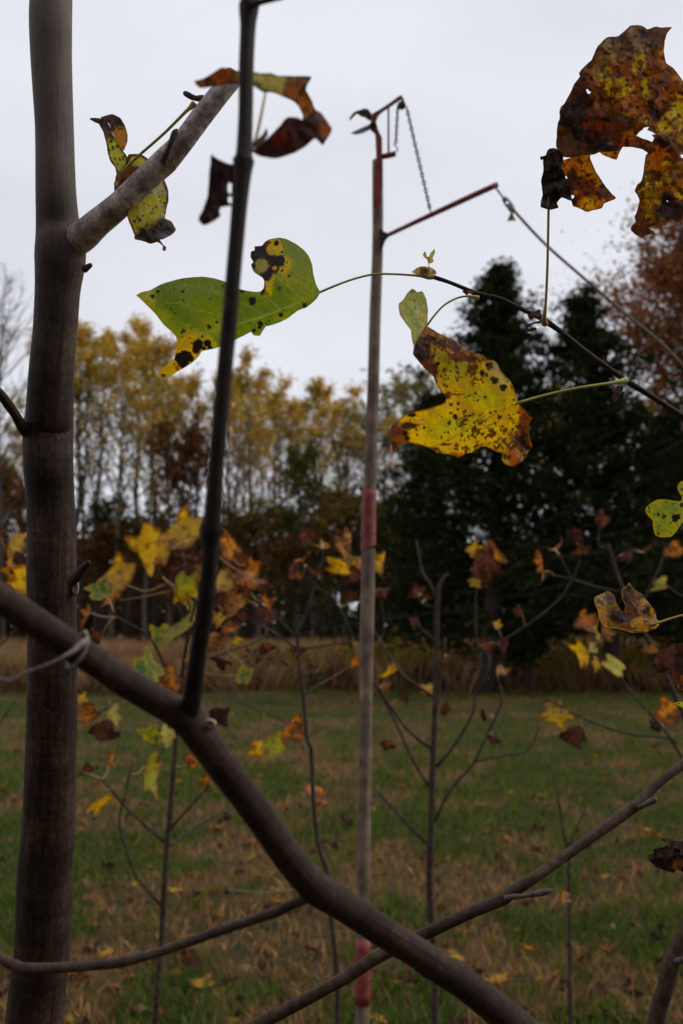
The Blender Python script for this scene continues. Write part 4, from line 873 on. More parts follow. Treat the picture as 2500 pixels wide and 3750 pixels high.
p.mottle(DARK, .63, 14, .04, .8).spots(60, 1.5, 5, DARK).vein(zz([(470, 1400), (475, 1540), (330, 1600)]), 2, DARK, .7).edge(4, DARK, 1.2, 16, .7)
sheet(mb, ol, .868, plane(2130, 680, -4e-5, 4e-5, 3e-7), p, 3.8, [zz([(330, 1612), (350, 1608), (362, 1630), (345, 1640)]), zz([(395, 1812), (430, 1808), (428, 1835), (408, 1852)])], jitter=1.8, crinkle=.003, seed=32)
od = zz([(72, 1410), (130, 1398), (145, 1370), (160, 1325), (240, 1318), (320, 1390), (300, 1500), (330, 1600), (360, 1690), (390, 1750), (402, 1870), (300, 1830), (250, 1890), (265, 1940), (180, 1965), (80, 1935), (80, 1880), (100, 1800), (85, 1660), (105, 1560), (105, 1440), (85, 1450)])
p = Paint((40, 28, 24), (28, 19, 16), 24, 33).mottle((70, 54, 46), .60, 14, .05, .8)
sheet(mb, od, .852, lambda x, y: .012 * ((x - 2035) / 50) ** 2 + .004 * np.sin(y / 11 + x / 30), p, 3.8, jitter=2.5, crinkle=.006, cws=26, seed=33)
of = zz([(690, 1355), (800, 1340), (935, 1300), (900, 1370), (870, 1442), (780, 1412), (730, 1390)])
sheet(mb, of, .872, plane(2230, 560, 0, 1e-4), Paint((176, 112, 16), (150, 84, 14), 30, 34).spots(14, 1.5, 4, DARK), 4, jitter=1.5, seed=34)
lf = hero('big withered brown and orange leaf with torn holes standing above the twig', 'dry_leaf')(mb)
petiole(lf, [(1994, 1186, .895, 26), (1990, 1165, .887, 20), (1996, 1120, .882, 11), (2002, 1000, .875, 10), (2005, 880, .87, 9.5), (2007, 765, .862, 9), (2010, 700, .856, 5)], 'petiole_tan')

# small bracts and shrivelled stipules on the twig
def bit(rows, name, Y, c, parent=tw3, m_='dry_leaf', b_=None, st=3.5, **k):
    mb = MB(); xs = [q[0] for q in rows]; ys = [q[1] for q in rows]; cx, cy = sum(xs) / len(xs), sum(ys) / len(ys)
    sheet(mb, rows, Y, b_ or plane(cx, cy, 1e-4, 0, 8e-6, 5e-6), c, st, crinkle=.002, cws=14, seed=int(cx) % 97, **k)
    return add_part(name, mb.mesh(name, m_), parent)
z8 = zmap(1600, 950, 1.96)
st = Paint((74, 48, 40), (46, 28, 24), 14, 41)
bit(z8([(645, 400), (690, 380), (735, 355), (745, 390), (760, 410), (755, 450), (720, 430), (690, 420), (665, 435)]), 'stipule', .892, st)
bit(z8([(740, 440), (690, 450), (645, 470), (638, 515), (665, 520), (715, 505), (705, 488), (680, 490), (655, 500), (660, 480), (700, 462), (750, 458)]), 'stipule', .890, st)
bit(z8([(176, 228), (200, 218), (260, 228), (280, 240), (270, 252), (230, 245), (212, 258), (195, 245)]), 'stipule', .888, Paint((110, 56, 40), (60, 32, 26), 14, 42))
bit(z8([(1285, 910), (1335, 905), (1330, 940), (1305, 985), (1268, 1030), (1252, 1000), (1265, 960)]), 'stipule', .903, st)
zz = zmap(1400, 980, 2.6133)
bit(zz([(275, 42), (310, 15), (350, -8), (400, -12), (470, 0), (510, 30), (516, 55), (490, 75), (440, 80), (380, 74), (310, 62)]), 'bract', .888, Paint((176, 140, 78), (150, 112, 58), 20, 43).blob(1553, 994, 16, (104, 62, 40), 12, .6, 10).spots(20, 1, 3, (80, 44, 26)), m_='leaf')
zt = zmap(1250, 900, 1.2544)
bit(zt([(398, 82), (392, 62), (378, 52), (373, 38), (385, 25), (392, 50), (402, 48), (408, 34), (428, 14), (428, 36), (418, 56), (424, 70), (412, 80)]), 'leaflet', .888, Paint((176, 158, 56), (158, 140, 44), 20, 44).spots(8, 1, 2.5, (110, 90, 30)), m_='leaf')
mb = MB(); pxtube(mb, [(1572, 992, .888, 5), (1570, 978, .888, 3.5), (1568, 960, .888, 3)], 6, 4); add_part('leaflet_stalk', mb.mesh('leaflet_stalk', 'petiole_green'), tw3)

# leaves at the right edge, on further twigs of the same tree
zr = zmap(1850, 1700, 2.352); zb = mk(2.352, zr)
def sidetwig(rows, m_='bark_twig'):
    mb = MB(); pxtube(mb, rows, 8, 6, rough=.06); return add_part('twig', mb.mesh('twig', m_), t3)
sidetwig([(2890, 2250, .92, 26), (2800, 2080, .91, 20), (2720, 1950, .90, 16), (2660, 1880, .895, 12)])
mb = MB(); og = zr([(1529, 140), (1495, 160), (1478, 195), (1490, 240), (1515, 280), (1510, 315), (1440, 315), (1370, 303), (1310, 305), (1250, 335), (1215, 365), (1200, 405), (1225, 440), (1265, 485), (1270, 550), (1290, 610), (1340, 630), (1420, 625), (1460, 590), (1500, 530), (1540, 490), (1620, 560), (1720, 560), (1760, 480), (1800, 400), (1760, 300), (1740, 200), (1690, 130), (1600, 110)])
p = Paint((142, 146, 20), (160, 150, 16), 60, 51); zb(p, 1380, 400, 110, (124, 138, 34), 40, .5, 30, 60); zb(p, 1370, 540, 70, (130, 140, 30), 40, .5, 30)
for x, y, r in ((1518, 350, 20), (1515, 215, 10), (1300, 590, 20), (1470, 455, 34), (1455, 480, 24), (1365, 450, 14), (1310, 432, 16), (1235, 410, 8)): zb(p, x, y, r, DARK, 5, .6, 8)
p.edge(7, (176, 150, 12), 1, 24, .8).spots(120, 1, 3.6, (50, 40, 10)).vein(zr([(1740, 330), (1500, 420), (1400, 440)]), 2.6, (160, 150, 40), .6)
sheet(mb, og, .885, plane(2450, 1880, 4e-5, 3e-5, 2e-7, 3e-7), p, 3.6, jitter=.8, crinkle=.0015, seed=51)
lf = hero('small lobed yellow-green leaf against the dark cedar')(mb)
petiole(lf, [(2662, 1884, .894, 8), (2620, 1860, .89, 8), (2590, 1840, .887, 7)])
# cupped brown-yellow leaf
mb = MB(); oc = zr([(1330, 1360), (1300, 1330), (1285, 1270), (1230, 1190), (1160, 1110), (1110, 1085), (1065, 1018), (1040, 1050), (1000, 1075), (1000, 1150), (1025, 1210), (1020, 1270), (985, 1250), (950, 1190), (935, 1130), (880, 1090), (830, 1115), (765, 1145), (765, 1190), (795, 1270), (810, 1340), (870, 1400), (990, 1415), (1080, 1435), (1190, 1425), (1280, 1400)])
p = Paint((150, 104, 16), (120, 76, 20), 50, 52); zb(p, 840, 1160, 90, (150, 118, 76), 30, .4, 24, 70); zb(p, 900, 1160, 60, (110, 84, 60), 20, .6, 12, 60); zb(p, 850, 1290, 90, (146, 104, 30), 30, .5, 24, 70); zb(p, 980, 1320, 90, (52, 32, 16), 24, .6, 20, 80); zb(p, 1060, 1150, 60, (88, 56, 36), 20, .6, 14, 120); zb(p, 1060, 1060, 40, (44, 30, 22), 16, .6, 14); zb(p, 1120, 1260, 70, (112, 64, 24), 20, .6); zb(p, 1230, 1260, 40, (60, 36, 12), 16, .7, 14, 70); zb(p, 1190, 1190, 26, (176, 118, 14), 14, .5, 14, 60); zb(p, 1150, 1360, 90, (180, 120, 10), 20, .6, 16, 40); zb(p, 1270, 1270, 30, (180, 130, 12), 14, .4, 16, 60)
p.mottle(DARK, .64, 12, .05, .8).edge(3, (160, 120, 30), 1, 14, .6)
sheet(mb, oc, .888, lambda x, y: plane(2300, 2230, 1e-5, -8e-5, 1e-6)(x, y), p, 3.6, jitter=1.5, crinkle=.003, cws=30, seed=52)
ob2 = zr([(795, 1275), (812, 1335), (870, 1390), (990, 1405), (1080, 1420), (1190, 1405), (1290, 1370), (1325, 1362), (1320, 1385), (1290, 1415), (1270, 1424), (1190, 1447), (1080, 1455), (985, 1420), (865, 1404), (805, 1345)])
sheet(mb, ob2, .884, plane(2300, 2290, 1e-5, 1e-4, 1e-6), Paint((188, 140, 10), (176, 124, 10), 40, 53).mottle(BRN, .58, 12, .05, .85), 3.6, seed=53)
lf = hero('cupped brown and yellow leaf with a torn notch, held on a pale stalk')(mb)
petiole(lf, [(2700, 2220, .90, 11), (2560, 2240, .893, 9.5), (2480, 2258, .888, 9), (2413, 2279, .885, 9), (2380, 2288, .883, 5)], 'petiole_tan')
sidetwig([(2870, 2330, .925, 20), (2790, 2260, .91, 16), (2695, 2218, .90, 12)])
# dark brown leaf and its orange lower lobe
mb = MB(); ok = zr([(1212, 1725), (1280, 1690), (1295, 1640), (1320, 1605), (1390, 1580), (1450, 1550), (1529, 1543), (1640, 1570), (1700, 1680), (1660, 1800), (1560, 1830), (1500, 1815), (1445, 1852), (1390, 1802), (1310, 1802), (1275, 1752)])
sheet(mb, ok, .882, plane(2470, 2420, 3e-5, 5e-5, 6e-7, 6e-7), Paint((84, 50, 36), (60, 36, 26), 40, 54).mottle(DARK, .6, 26, .06, .7).edge(3, (70, 44, 34), 1), 3.8, jitter=2, crinkle=.004, cws=34, seed=54)
o5 = zr([(1462, 1830), (1500, 1815), (1560, 1800), (1620, 1850), (1600, 1940), (1529, 1948), (1480, 1925)])
sheet(mb, o5, .889, plane(2490, 2500, 4e-5, 0), Paint((150, 80, 14), (110, 56, 14), 30, 55).spots(16, 1.5, 5, DARK), 3.8, jitter=1, seed=55)
lf = hero('dark brown crumpled leaf with an orange underside lobe', 'dry_leaf')(mb)
petiole(lf, [(2780, 2500, .91, 10), (2680, 2460, .90, 9), (2590, 2440, .888, 7)], 'petiole_tan')
sidetwig([(2840, 2480, .925, 18), (2776, 2500, .91, 11)])
mb = MB(); sheet(mb, zr([(1440, 2062), (1490, 2045), (1560, 2050), (1640, 2075), (1560, 2110), (1510, 2095), (1470, 2070)]), .89, plane(2500, 2580, 0, 2e-4), Paint((170, 156, 24), (150, 146, 20), 30, 56).spots(14, 1, 4, DARK), 3.8, seed=56)
lf = hero('yellow leaf seen edge-on below the crumpled brown leaf')(mb); petiole(lf, [(2790, 2640, .91, 9), (2640, 2600, .9, 8), (2540, 2582, .89, 6)]); sidetwig([(2800, 2600, .92, 16), (2786, 2640, .91, 10)])
# dark curled-up leaf lower down
z9 = zmap(1250, 2750, 1.2544); mb = MB()
oq = z9([(1403, 478), (1430, 470), (1432, 450), (1480, 440), (1500, 425), (1468, 412), (1480, 400), (1520, 412), (1560, 415), (1610, 430), (1620, 520), (1580, 556), (1540, 545), (1520, 560), (1480, 548), (1440, 530), (1410, 500)])
p = Paint((70, 52, 38), (36, 24, 18), 34, 57).mottle(DARK, .52, 18, .06, .9).blob(2478, 3160, 20, (120, 70, 34), 14, .5)
sheet(mb, oq, .862, lambda x, y: .02 * np.sin((x - 2370) / 22) * np.cos((y - 3130) / 26), p, 3.6, jitter=3, crinkle=.008, cws=24, seed=57)
lf = hero('tightly curled dark dead leaf hanging low beside the trunk', 'dry_leaf')(mb); petiole(lf, [(2645, 3110, .866, 10), (2590, 3090, .862, 9), (2530, 3110, .86, 7)], 'petiole_tan')
#==PART5==
# ================================================================== pole pruner
zp = zmap(1230, 320, 2.24)
PY = 2.55                                            # distance of its head
def yp(y): return 2.30 + (3700 - y) / 3112 * .27     # the pole leans a little away
ft = on_ground(1306, 4930)
pr = thing('pole_pruner', 'red pole pruner on a long weathered wooden pole with chain, lever arm and rope', 'pole pruner', (at(1306, 4900, 2.2).x, 2.19, 0))
def bar(name, rows, m_, parent=pr, sides=10, n=4, **k):
    mb = MB(); pxtube(mb, rows, sides, n, **k); return add_part(name, mb.mesh(name, m_), parent)
def plate(name, poly, Y, th, m_, parent=pr):
    """flat metal plate of real thickness from an outline"""
    V, T, O = tri_poly(poly, 14, sub=2); n_ = len(V); mb = MB()
    f_ = [at(x, y, Y - th / 2) for x, y in V]; b_ = [at(x, y, Y + th / 2) for x, y in V]
    ed = {}
    for t in T:
        for i in range(3): e = (t[i], t[(i + 1) % 3]); ed[e] = 1
    bd = [e for e in ed if (e[1], e[0]) not in ed]
    mb.add(np.array([tuple(v) for v in f_ + b_]), [tuple(t) for t in T] + [tuple(t[::-1] + n_) for t in T] + [(b, a, a + n_, b + n_) for a, b in bd])
    return add_part(name, mb.mesh(name, m_, smooth=False), parent)
prow = [(1382, 590, 40), (1382, 900, 40), (1373, 1150, 42), (1367, 1380, 43), (1357, 1700, 47), (1350, 1850, 47), (1347, 2100, 51), (1341, 2400, 51), (1337, 2750, 47), (1330, 3228, 50), (1328, 3560, 52), (1326, 3750, 52)]
P = [list(at(x, y, yp(y))) + [wd * .5 * depth_of(y, yp(y)) / F] for x, y, wd in prow]
Pu = [q for q, r in zip(P, prow) if r[1] <= 1850]; Pl = [q for q, r in zip(P, prow) if r[1] >= 1850] + [[at(1312, 4700, 2.21).x, 2.21, .25, .0165], [pr.location.x, 2.19, -.01, .0165]]
for nm, q in (('upper_pole', Pu), ('lower_pole', Pl)):
    S = spline(q, 8); mb = MB(); tube(mb, S[:, :3], S[:, 3], 14, rough=.03, seed=20); add_part(nm, mb.mesh(nm, 'wood_pole'), pr)
f1 = bar('ferrule', [(1352.5, 1800, yp(1800), 52), (1350, 1850, yp(1850), 52), (1348.5, 1995, yp(1995), 54), (1348.5, 2010, yp(2010), 58)], 'red_paint', sides=16, n=3)
f2 = bar('ferrule', [(1328.5, 3440, yp(3440), 57), (1328, 3560, yp(3560), 57), (1327, 3680, yp(3680), 58)], 'red_paint', sides=16, n=3)
for f_, x, y in ((f1, 1366, 1857), (f1, 1366, 1948), (f2, 1350, 3590)):
    bar('rivet', [(x, y, yp(y) - .020, 9), (x, y + .1, yp(y) - .0225, 8), (x, y + .2, yp(y) - .024, 4)], 'steel', f_, 8, 1)
hd = plate('head_strap', zp([(322, 405), (377, 410), (378, 560), (383, 592), (378, 760), (360, 985), (305, 985), (312, 800), (326, 590), (328, 560)]), PY - .024, .006, 'red_paint')
plate('head_bracket', zp([(378, 415), (355, 370), (340, 330), (330, 290), (290, 285), (270, 320), (285, 355), (320, 385), (325, 425)]), PY - .020, .007, 'red_paint')
bar('side_boss', [(*zp([(335, 572)])[0], PY - .012, 20), (*zp([(390, 566)])[0], PY - .012, 20), (*zp([(440, 555)])[0], PY - .012, 21), (*zp([(486, 545)])[0], PY - .012, 20)], 'red_paint', sides=12)
hk = plate('hook_blade', zp([(290, 215), (265, 180), (230, 172), (195, 185), (160, 195), (135, 215), (106, 258), (120, 268), (150, 235), (172, 218), (205, 238), (240, 250), (265, 270), (300, 275)]), PY - .012, .006, 'rust_metal')
plate('cutting_blade', zp([(275, 300), (240, 318), (190, 340), (120, 376), (160, 388), (220, 376), (280, 346), (312, 330), (305, 300)]), PY - .006, .004, 'steel')
plate('lever', zp([(285, 285), (288, 240), (300, 212), (350, 185), (420, 140), (505, 78), (530, 62), (548, 84), (525, 108), (440, 165), (380, 205), (345, 240), (325, 290)]), PY - .027, .006, 'red_paint')
bar('pivot_bolt', [(*zp([(302, 300)])[0], PY - .036, 22), (*zp([(302, 300.2)])[0], PY - .030, 22), (*zp([(302, 300.4)])[0], PY - .002, 18)], 'rust_metal', sides=6, n=1)
bar('return_rod', [(*zp([(430, 165)])[0], PY - .02, 8), (*zp([(430, 300)])[0], PY - .02, 8), (*zp([(430, 530)])[0], PY - .015, 8)], 'steel', sides=8)
pl = bar('pulley', [(*zp([(538, 148)])[0], PY - .040, 30), (*zp([(538, 148.1)])[0], PY - .036, 31), (*zp([(538, 148.2)])[0], PY - .031, 24), (*zp([(538, 148.3)])[0], PY - .026, 31), (*zp([(538, 148.4)])[0], PY - .022, 30)], 'pulley_wood', sides=18, n=1)
bar('pulley_hanger', [(*zp([(530, 76)])[0], PY - .030, 12), (*zp([(545, 100)])[0], PY - .044, 10), (*zp([(552, 130)])[0], PY - .045, 10), (*zp([(540, 152)])[0], PY - .043, 9)], 'rust_metal', pl, 8)
def chain(name, a, b, Y, pitch, wd, m_='rust_metal', parent=pr):
    """alternating oval links between two pixels"""
    A, B = at(*a, Y[0]), at(*b, Y[1]); d = (B - A); L = d.length; d.normalize(); n_ = max(2, int(L / pitch)); mb = MB()
    e1 = d.cross(Vector((0, 1, 0))).normalized(); e2 = d.cross(e1)
    for i in range(n_):
        c = A + d * (L * (i + .5) / n_); s = (e1 if i % 2 else e2) * .75 + (e2 if i % 2 else -e1) * .35
        hl_, hw = L / n_ * .72, wd * .5
        q = [c + d * hl_ * math.cos(t) + s * hw * math.sin(t) for t in np.linspace(0, 2 * math.pi, 11)]
        tube(mb, q, wd * .17, 5, cap=False)
    return add_part(name, mb.mesh(name, m_), parent)
px = PY / F
chain('chain', zp([(506, 150)])[0], zp([(490, 455)])[0], (PY - .03, PY - .02), .0095, .0085)
chain('chain', zp([(578, 165)])[0], zp([(768, 990)])[0], (PY - .03, PY - .01), .0105, .0095)
bar('hook', [(*zp(q)[0], PY - .018, 5) for q in ([(490, 450)], [(478, 468)], [(490, 485)], [(504, 500)], [(500, 520)], [(486, 528)])], 'steel', sides=6)
bar('hook', [(*zp(q)[0], PY - .010, 5) for q in ([(762, 975)], [(770, 1000)], [(774, 1020)], [(776, 1035)])], 'steel', sides=6)
bar('lever_arm', [(*zp([(395, 1226)])[0], PY - .01, 15), (*zp([(640, 1110)])[0], PY - .01, 17), (*zp([(800, 1036)])[0], PY - .01, 19), (*zp([(1050, 920)])[0], PY - .01, 21), (*zp([(1322, 796)])[0], PY - .01, 21)], 'red_paint', sides=12)
plate('arm_bracket', zp([(360, 1155), (388, 1180), (425, 1195), (442, 1215), (405, 1258), (385, 1310), (365, 1345)]), PY - .016, .012, 'rust_metal')
chain('end_links', zp([(1318, 835)])[0], zp([(1445, 1000)])[0], (PY - .01, PY - .01), .026, .017, 'steel')
# rope with its knot and frayed end
K0 = at(*zp([(1438, 990)])[0], PY - .01)
R1 = at(2007, 905, 2.56); R2 = at(2260, 1125, 2.66); R3 = at(2500, 1340, 2.78); dd = (R3 - R2); R4 = R3 + dd * 2.2 + Vector((0, .1, -.05)); k_ = R4.z / max(1e-3, -(R4 - R3).z / 2.2)
R5 = Vector((R4.x + dd.x * k_, R4.y + .35, .012)); R6 = R5 + Vector((.5, .1, 0))
S = spline([tuple(K0), tuple(R1), tuple(R2), tuple(R3), tuple(R4), tuple(R5), tuple(R6)], 14); mb = MB(); tube(mb, S, .0042, 8, rough=.15)
rp_ = add_part('rope', mb.mesh('rope', 'rope'), pr)
bar('knot', [(*zp(q)[0], PY - .012, w_) for q, w_ in (([(1405, 955)], 10), ([(1420, 975)], 20), ([(1440, 1000)], 24), ([(1452, 1018)], 20), ([(1458, 1028)], 10))], 'rope', rp_, 10, rough=.4)
mb = MB()
for i in range(26):
    a = RNG.uniform(-1, 1); pxtube(mb, [(*zp([(1438, 1012)])[0], PY - .014, 4), (*zp([(1438 + a * 12, 1050)])[0], PY - .014 + RNG.uniform(-.006, .006), 4), (*zp([(1436 + a * 34, 1080 + RNG.uniform(0, 22))])[0], PY - .014 + RNG.uniform(-.012, .012), 2)], 4, 3)
add_part('frayed_end', mb.mesh('frayed_end', 'rope'), rp_)

# ================================================================== generic tulip-tree leaf meshes for the saplings and the lawn
HALF = [(0, 0), (.16, -.05), (.36, .0), (.53, .12), (.60, .24), (.50, .33), (.40, .45), (.42, .56), (.56, .70), (.57, .80), (.44, .84), (.24, .83), (.10, .80)]
OUTL = HALF + [(0, .77)] + [(-x, y) for x, y in HALF[:0:-1]]
KIND = {'yellow': ((190, 148, 14), (170, 128, 14), (110, 62, 14), .25), 'orange': ((166, 92, 18), (182, 124, 16), (80, 40, 16), .5), 'brown': ((110, 62, 36), (84, 46, 28), (46, 24, 16), .6),
        'tan': ((168, 118, 64), (140, 92, 50), (90, 54, 32), .4), 'green': ((58, 92, 26), (84, 108, 24), (150, 130, 16), .3), 'pale': ((172, 164, 76), (150, 150, 70), (150, 110, 40), .15), 'lime': ((150, 144, 22), (128, 138, 28), (120, 76, 14), .3), 'dark': ((70, 38, 26), (50, 26, 20), (30, 16, 12), .5)}
LEAFM = {}
def leaf_mesh(kind, var):
    if (kind, var) in LEAFM: return LEAFM[kind, var]
    rg = np.random.default_rng(abs(hash((len(kind), kind[0:1] == 'y', var))) % 1000 if False else sum(map(ord, kind)) * 7 + var)
    O = np.array(OUTL) * 100; O[:, 0] *= rg.uniform(.85, 1.1); O += rg.normal(0, 2.0, O.shape)
    V, T, OO = tri_poly(O, 5.5, sub=3, jitter=1.2, seed=var + 3)
    a, b_, e, am = KIND[kind]
    p = Paint(a, b_, 40, var * 5 + sum(map(ord, kind)) % 50).edge(5 + 12 * am, e, 1.3, 26, .9).spots(int(30 + 40 * am), 1.2, 5, e, None, .85).mottle(e, .66 - .12 * am, 18, .05, .8)
    p.vein([(0, 0), (0, 78)], 1.6, tuple(min(255, q + 25) for q in a), .6).vein([(0, 8), (34, 24), (55, 24)], 1.1, tuple(min(255, q + 20) for q in a), .5).vein([(0, 8), (-34, 24), (-55, 24)], 1.1, tuple(min(255, q + 20) for q in a), .5)
    col = p(V, OO); x, y = V[:, 0] / 100, V[:, 1] / 100
    cu = {'brown': 1.7, 'dark': 2.0, 'tan': 1.5, 'orange': 1.1, 'yellow': .55, 'lime': .45, 'green': .4, 'pale': .7}[kind] * rg.uniform(.7, 1.3)
    # roll the two halves towards each other, arch the midrib, crumple
    k_ = cu * 1.5; ph = rg.uniform(-.9, .9); cp_, sp_ = math.cos(ph), math.sin(ph)
    q_ = x * cp_ + (y - .4) * sp_; w_ = -x * sp_ + (y - .4) * cp_; th = q_ * k_
    qn = np.sin(th) / k_; Z = (1 - np.cos(th)) / k_
    X = qn * cp_ - w_ * sp_; y = qn * sp_ + w_ * cp_ + .4
    bw = rg.uniform(-.5, .9) * min(cu, 1.6) * .6; Yq = np.sin(y * bw) / bw if abs(bw) > .05 else y; Z = Z + (1 - np.cos(y * bw)) / (bw if abs(bw) > .05 else 1)
    Z = Z + .035 * np.sin(y * 7 + var + x * 3) + (.05 + .05 * am) * cu * (fbm(x * 5 + var * 3, y * 5 + 9, 3) - .5)
    mb = MB(); mb.add(np.stack([X, Yq, Z], 1), T, col); LEAFM[kind, var] = mb.mesh('leaf_' + kind, 'dry_leaf' if kind in ('brown', 'dark', 'tan') else 'leaf'); return LEAFM[kind, var]
def leaf_copy(kind, var, base, dirv, size, normal, parent, name='leaf'):
    """blade with its midrib along dirv and its face towards normal"""
    d = dirv.normalized(); z_ = normal - d * normal.dot(d); z_.normalize(); x_ = d.cross(z_)
    o = obj(name, leaf_mesh(kind, var), parent)
    o.matrix_parent_inverse = wmat(parent).inverted() if parent else Matrix()
    o.matrix_basis = Matrix.Translation(base) @ Matrix((x_, d, z_)).transposed().to_4x4() @ Matrix.Scale(size, 4); return o

def sapling(label, paths, leaves, Y, ground_x=None, m_='bark_sapling', group='young trees planted on the lawn'):
    """paths: list of pixel polylines (x, y, width[, dY]); the first one is the stem and runs on to the ground"""
    x0, y0 = paths[0][0][:2]; rg = np.random.default_rng(abs(int(x0)) + 1)
    b0 = at(x0, y0, Y); gx_ = b0.x if ground_x is None else ground_x
    t = thing('sapling', label, 'tree', (gx_, Y, 0), group)
    allp = []
    for i, pth in enumerate(paths):
        rows = [(q[0], q[1], Y + (q[3] if len(q) > 3 else 0), q[2]) for q in pth]
        P = [list(at(x, y, yy_)) + [wd * .5 * depth_of(y, yy_) / F] for x, y, yy_, wd in rows]
        if i == 0: P = [[gx_, Y, -.03, P[0][3] * 1.25]] + P
        S = spline(P, 5); mb = MB(); tube(mb, S[:, :3], np.maximum(S[:, 3], .0012), 8 if i == 0 else 6, rough=.12, seed=i)
        nm = 'stem' if i == 0 else 'branch'
        add_part(nm, mb.mesh(nm, m_), t); allp.append(S[:, :3])
    A = np.concatenate(allp)
    for j, (x, y, s, kind, *dY) in enumerate(leaves):
        yl = Y + (dY[0] if dY else rg.uniform(-.12, .12)); c = at(x, y, yl); L = max(.02, s * depth_of(y, yl) / F)
        dd_ = np.linalg.norm(A - np.array(c), axis=1) + .0 * A[:, 2]; q = Vector(A[int(np.argmin(dd_))])
        v = (c - q); v = v.normalized() if v.length > 1e-4 else Vector((0, 0, 1))
        v = (v + Vector((rg.normal(0, .35), rg.normal(0, .2), rg.normal(.05, .35)))); v.y *= .5; v.normalize()
        nm_ = Vector((rg.normal(0, .5), rg.choice([-1, -1, 1]), rg.normal(.2, .5)))
        base = c - v * L * .42
        lf = leaf_copy(kind, int(rg.integers(0, 3)), base, v, L * .94, nm_, t)
        mb = MB(); mid = (q + base) / 2 + Vector((0, 0, .012 * rg.normal())); S = spline([tuple(q), tuple(mid), tuple(base)], 4)
        if (q - base).length > .004:
            tube(mb, S, np.linspace(.0026, .0016, len(S)), 5); pt = obj('petiole', mb.mesh('petiole', 'petiole_tan'), lf); pt.matrix_parent_inverse = wmat(lf).inverted()
    return t
Yl = 'yellow'; Og = 'orange'; Bn = 'brown'; Tn = 'tan'; Gn = 'green'; Pa = 'pale'; Lm = 'lime'; Dk = 'dark'
sapling('sapling crowded with yellow, orange and green leaves between the stout trunk and the upright branch',
  [[(570, 3750, 24), (590, 3468, 23), (606, 3197, 21), (622, 2989, 20), (642, 2750, 19), (662, 2518, 17), (680, 2380, 15), (705, 2250, 13), (740, 2130, 11), (790, 2050, 9), (830, 2000, 6)],
   [(602, 3085, 13), (530, 3020, 11), (462, 2957, 10), (375, 2854, 7)], [(590, 3316, 12), (540, 3260, 10), (494, 3197, 10), (438, 3029, 9), (460, 2900, 8), (486, 2790, 5)], [(622, 3037, 11), (700, 2950, 9), (781, 2862, 6)],
   [(612, 3110, 9, 0), (730, 3020, 8, .1), (870, 2950, 5, .2)], [(655, 2580, 11), (560, 2350, 9, -.1), (430, 2260, 8, -.15), (400, 2210, 6, -.2)], [(672, 2450, 10), (800, 2400, 8, .1), (960, 2340, 7, .2), (1000, 2300, 5, .2)],
   [(690, 2330, 10), (640, 2190, 8), (560, 2060, 6, -.1)], [(715, 2230, 9), (820, 2210, 8, .1), (930, 2150, 6, .15), (985, 2140, 5, .2)], [(660, 2550, 9), (520, 2520, 7), (380, 2600, 6), (300, 2620, 4)], [(700, 2270, 8), (680, 2100, 7), (672, 1990, 5)]],
  [(668, 1945, 150, Yl), (550, 2010, 160, Yl), (430, 2107, 140, Yl), (367, 2160, 95, Gn), (407, 2195, 85, Og), (315, 2258, 95, Og), (345, 2330, 70, Bn), (660, 2310, 140, Lm), (586, 2330, 95, Gn), (550, 2446, 145, Gn), (634, 2478, 135, Og), (690, 2150, 115, Lm), (662, 2175, 75, Yl), (700, 2235, 90, Pa), (845, 1991, 115, Og), (680, 2040, 95, Bn), (870, 2063, 125, Bn), (929, 2075, 70, Og), (837, 2135, 120, Yl), (913, 2130, 105, Og), (969, 2143, 75, Bn), (869, 2215, 115, Tn), (810, 2207, 85, Bn), (977, 2215, 78, Og), (973, 2266, 105, Bn), (805, 2270, 60, Yl), (845, 2302, 75, Og), (889, 2262, 68, Bn), (797, 2350, 100, Tn), (869, 2342, 45, Yl), (805, 2410, 100, Dk), (805, 2620, 90, Dk), (320, 2620, 95, Og), (383, 2685, 100, Bn), (415, 2625, 90, Pa), (300, 2560, 60, Yl), (550, 2690, 95, Gn), (606, 2692, 85, Pa), (415, 2777, 85, Og), (550, 2838, 145, Lm), (367, 2940, 100, Yl), (319, 2830, 80, Bn), (757, 2854, 60, Og), (710, 2780, 75, Og), (897, 2476, 70, Gn), (941, 2505, 50, Bn), (760, 2100, 90, Og), (790, 2000, 80, Bn), (720, 2400, 80, Yl), (640, 2080, 70, Bn)], 3.0)
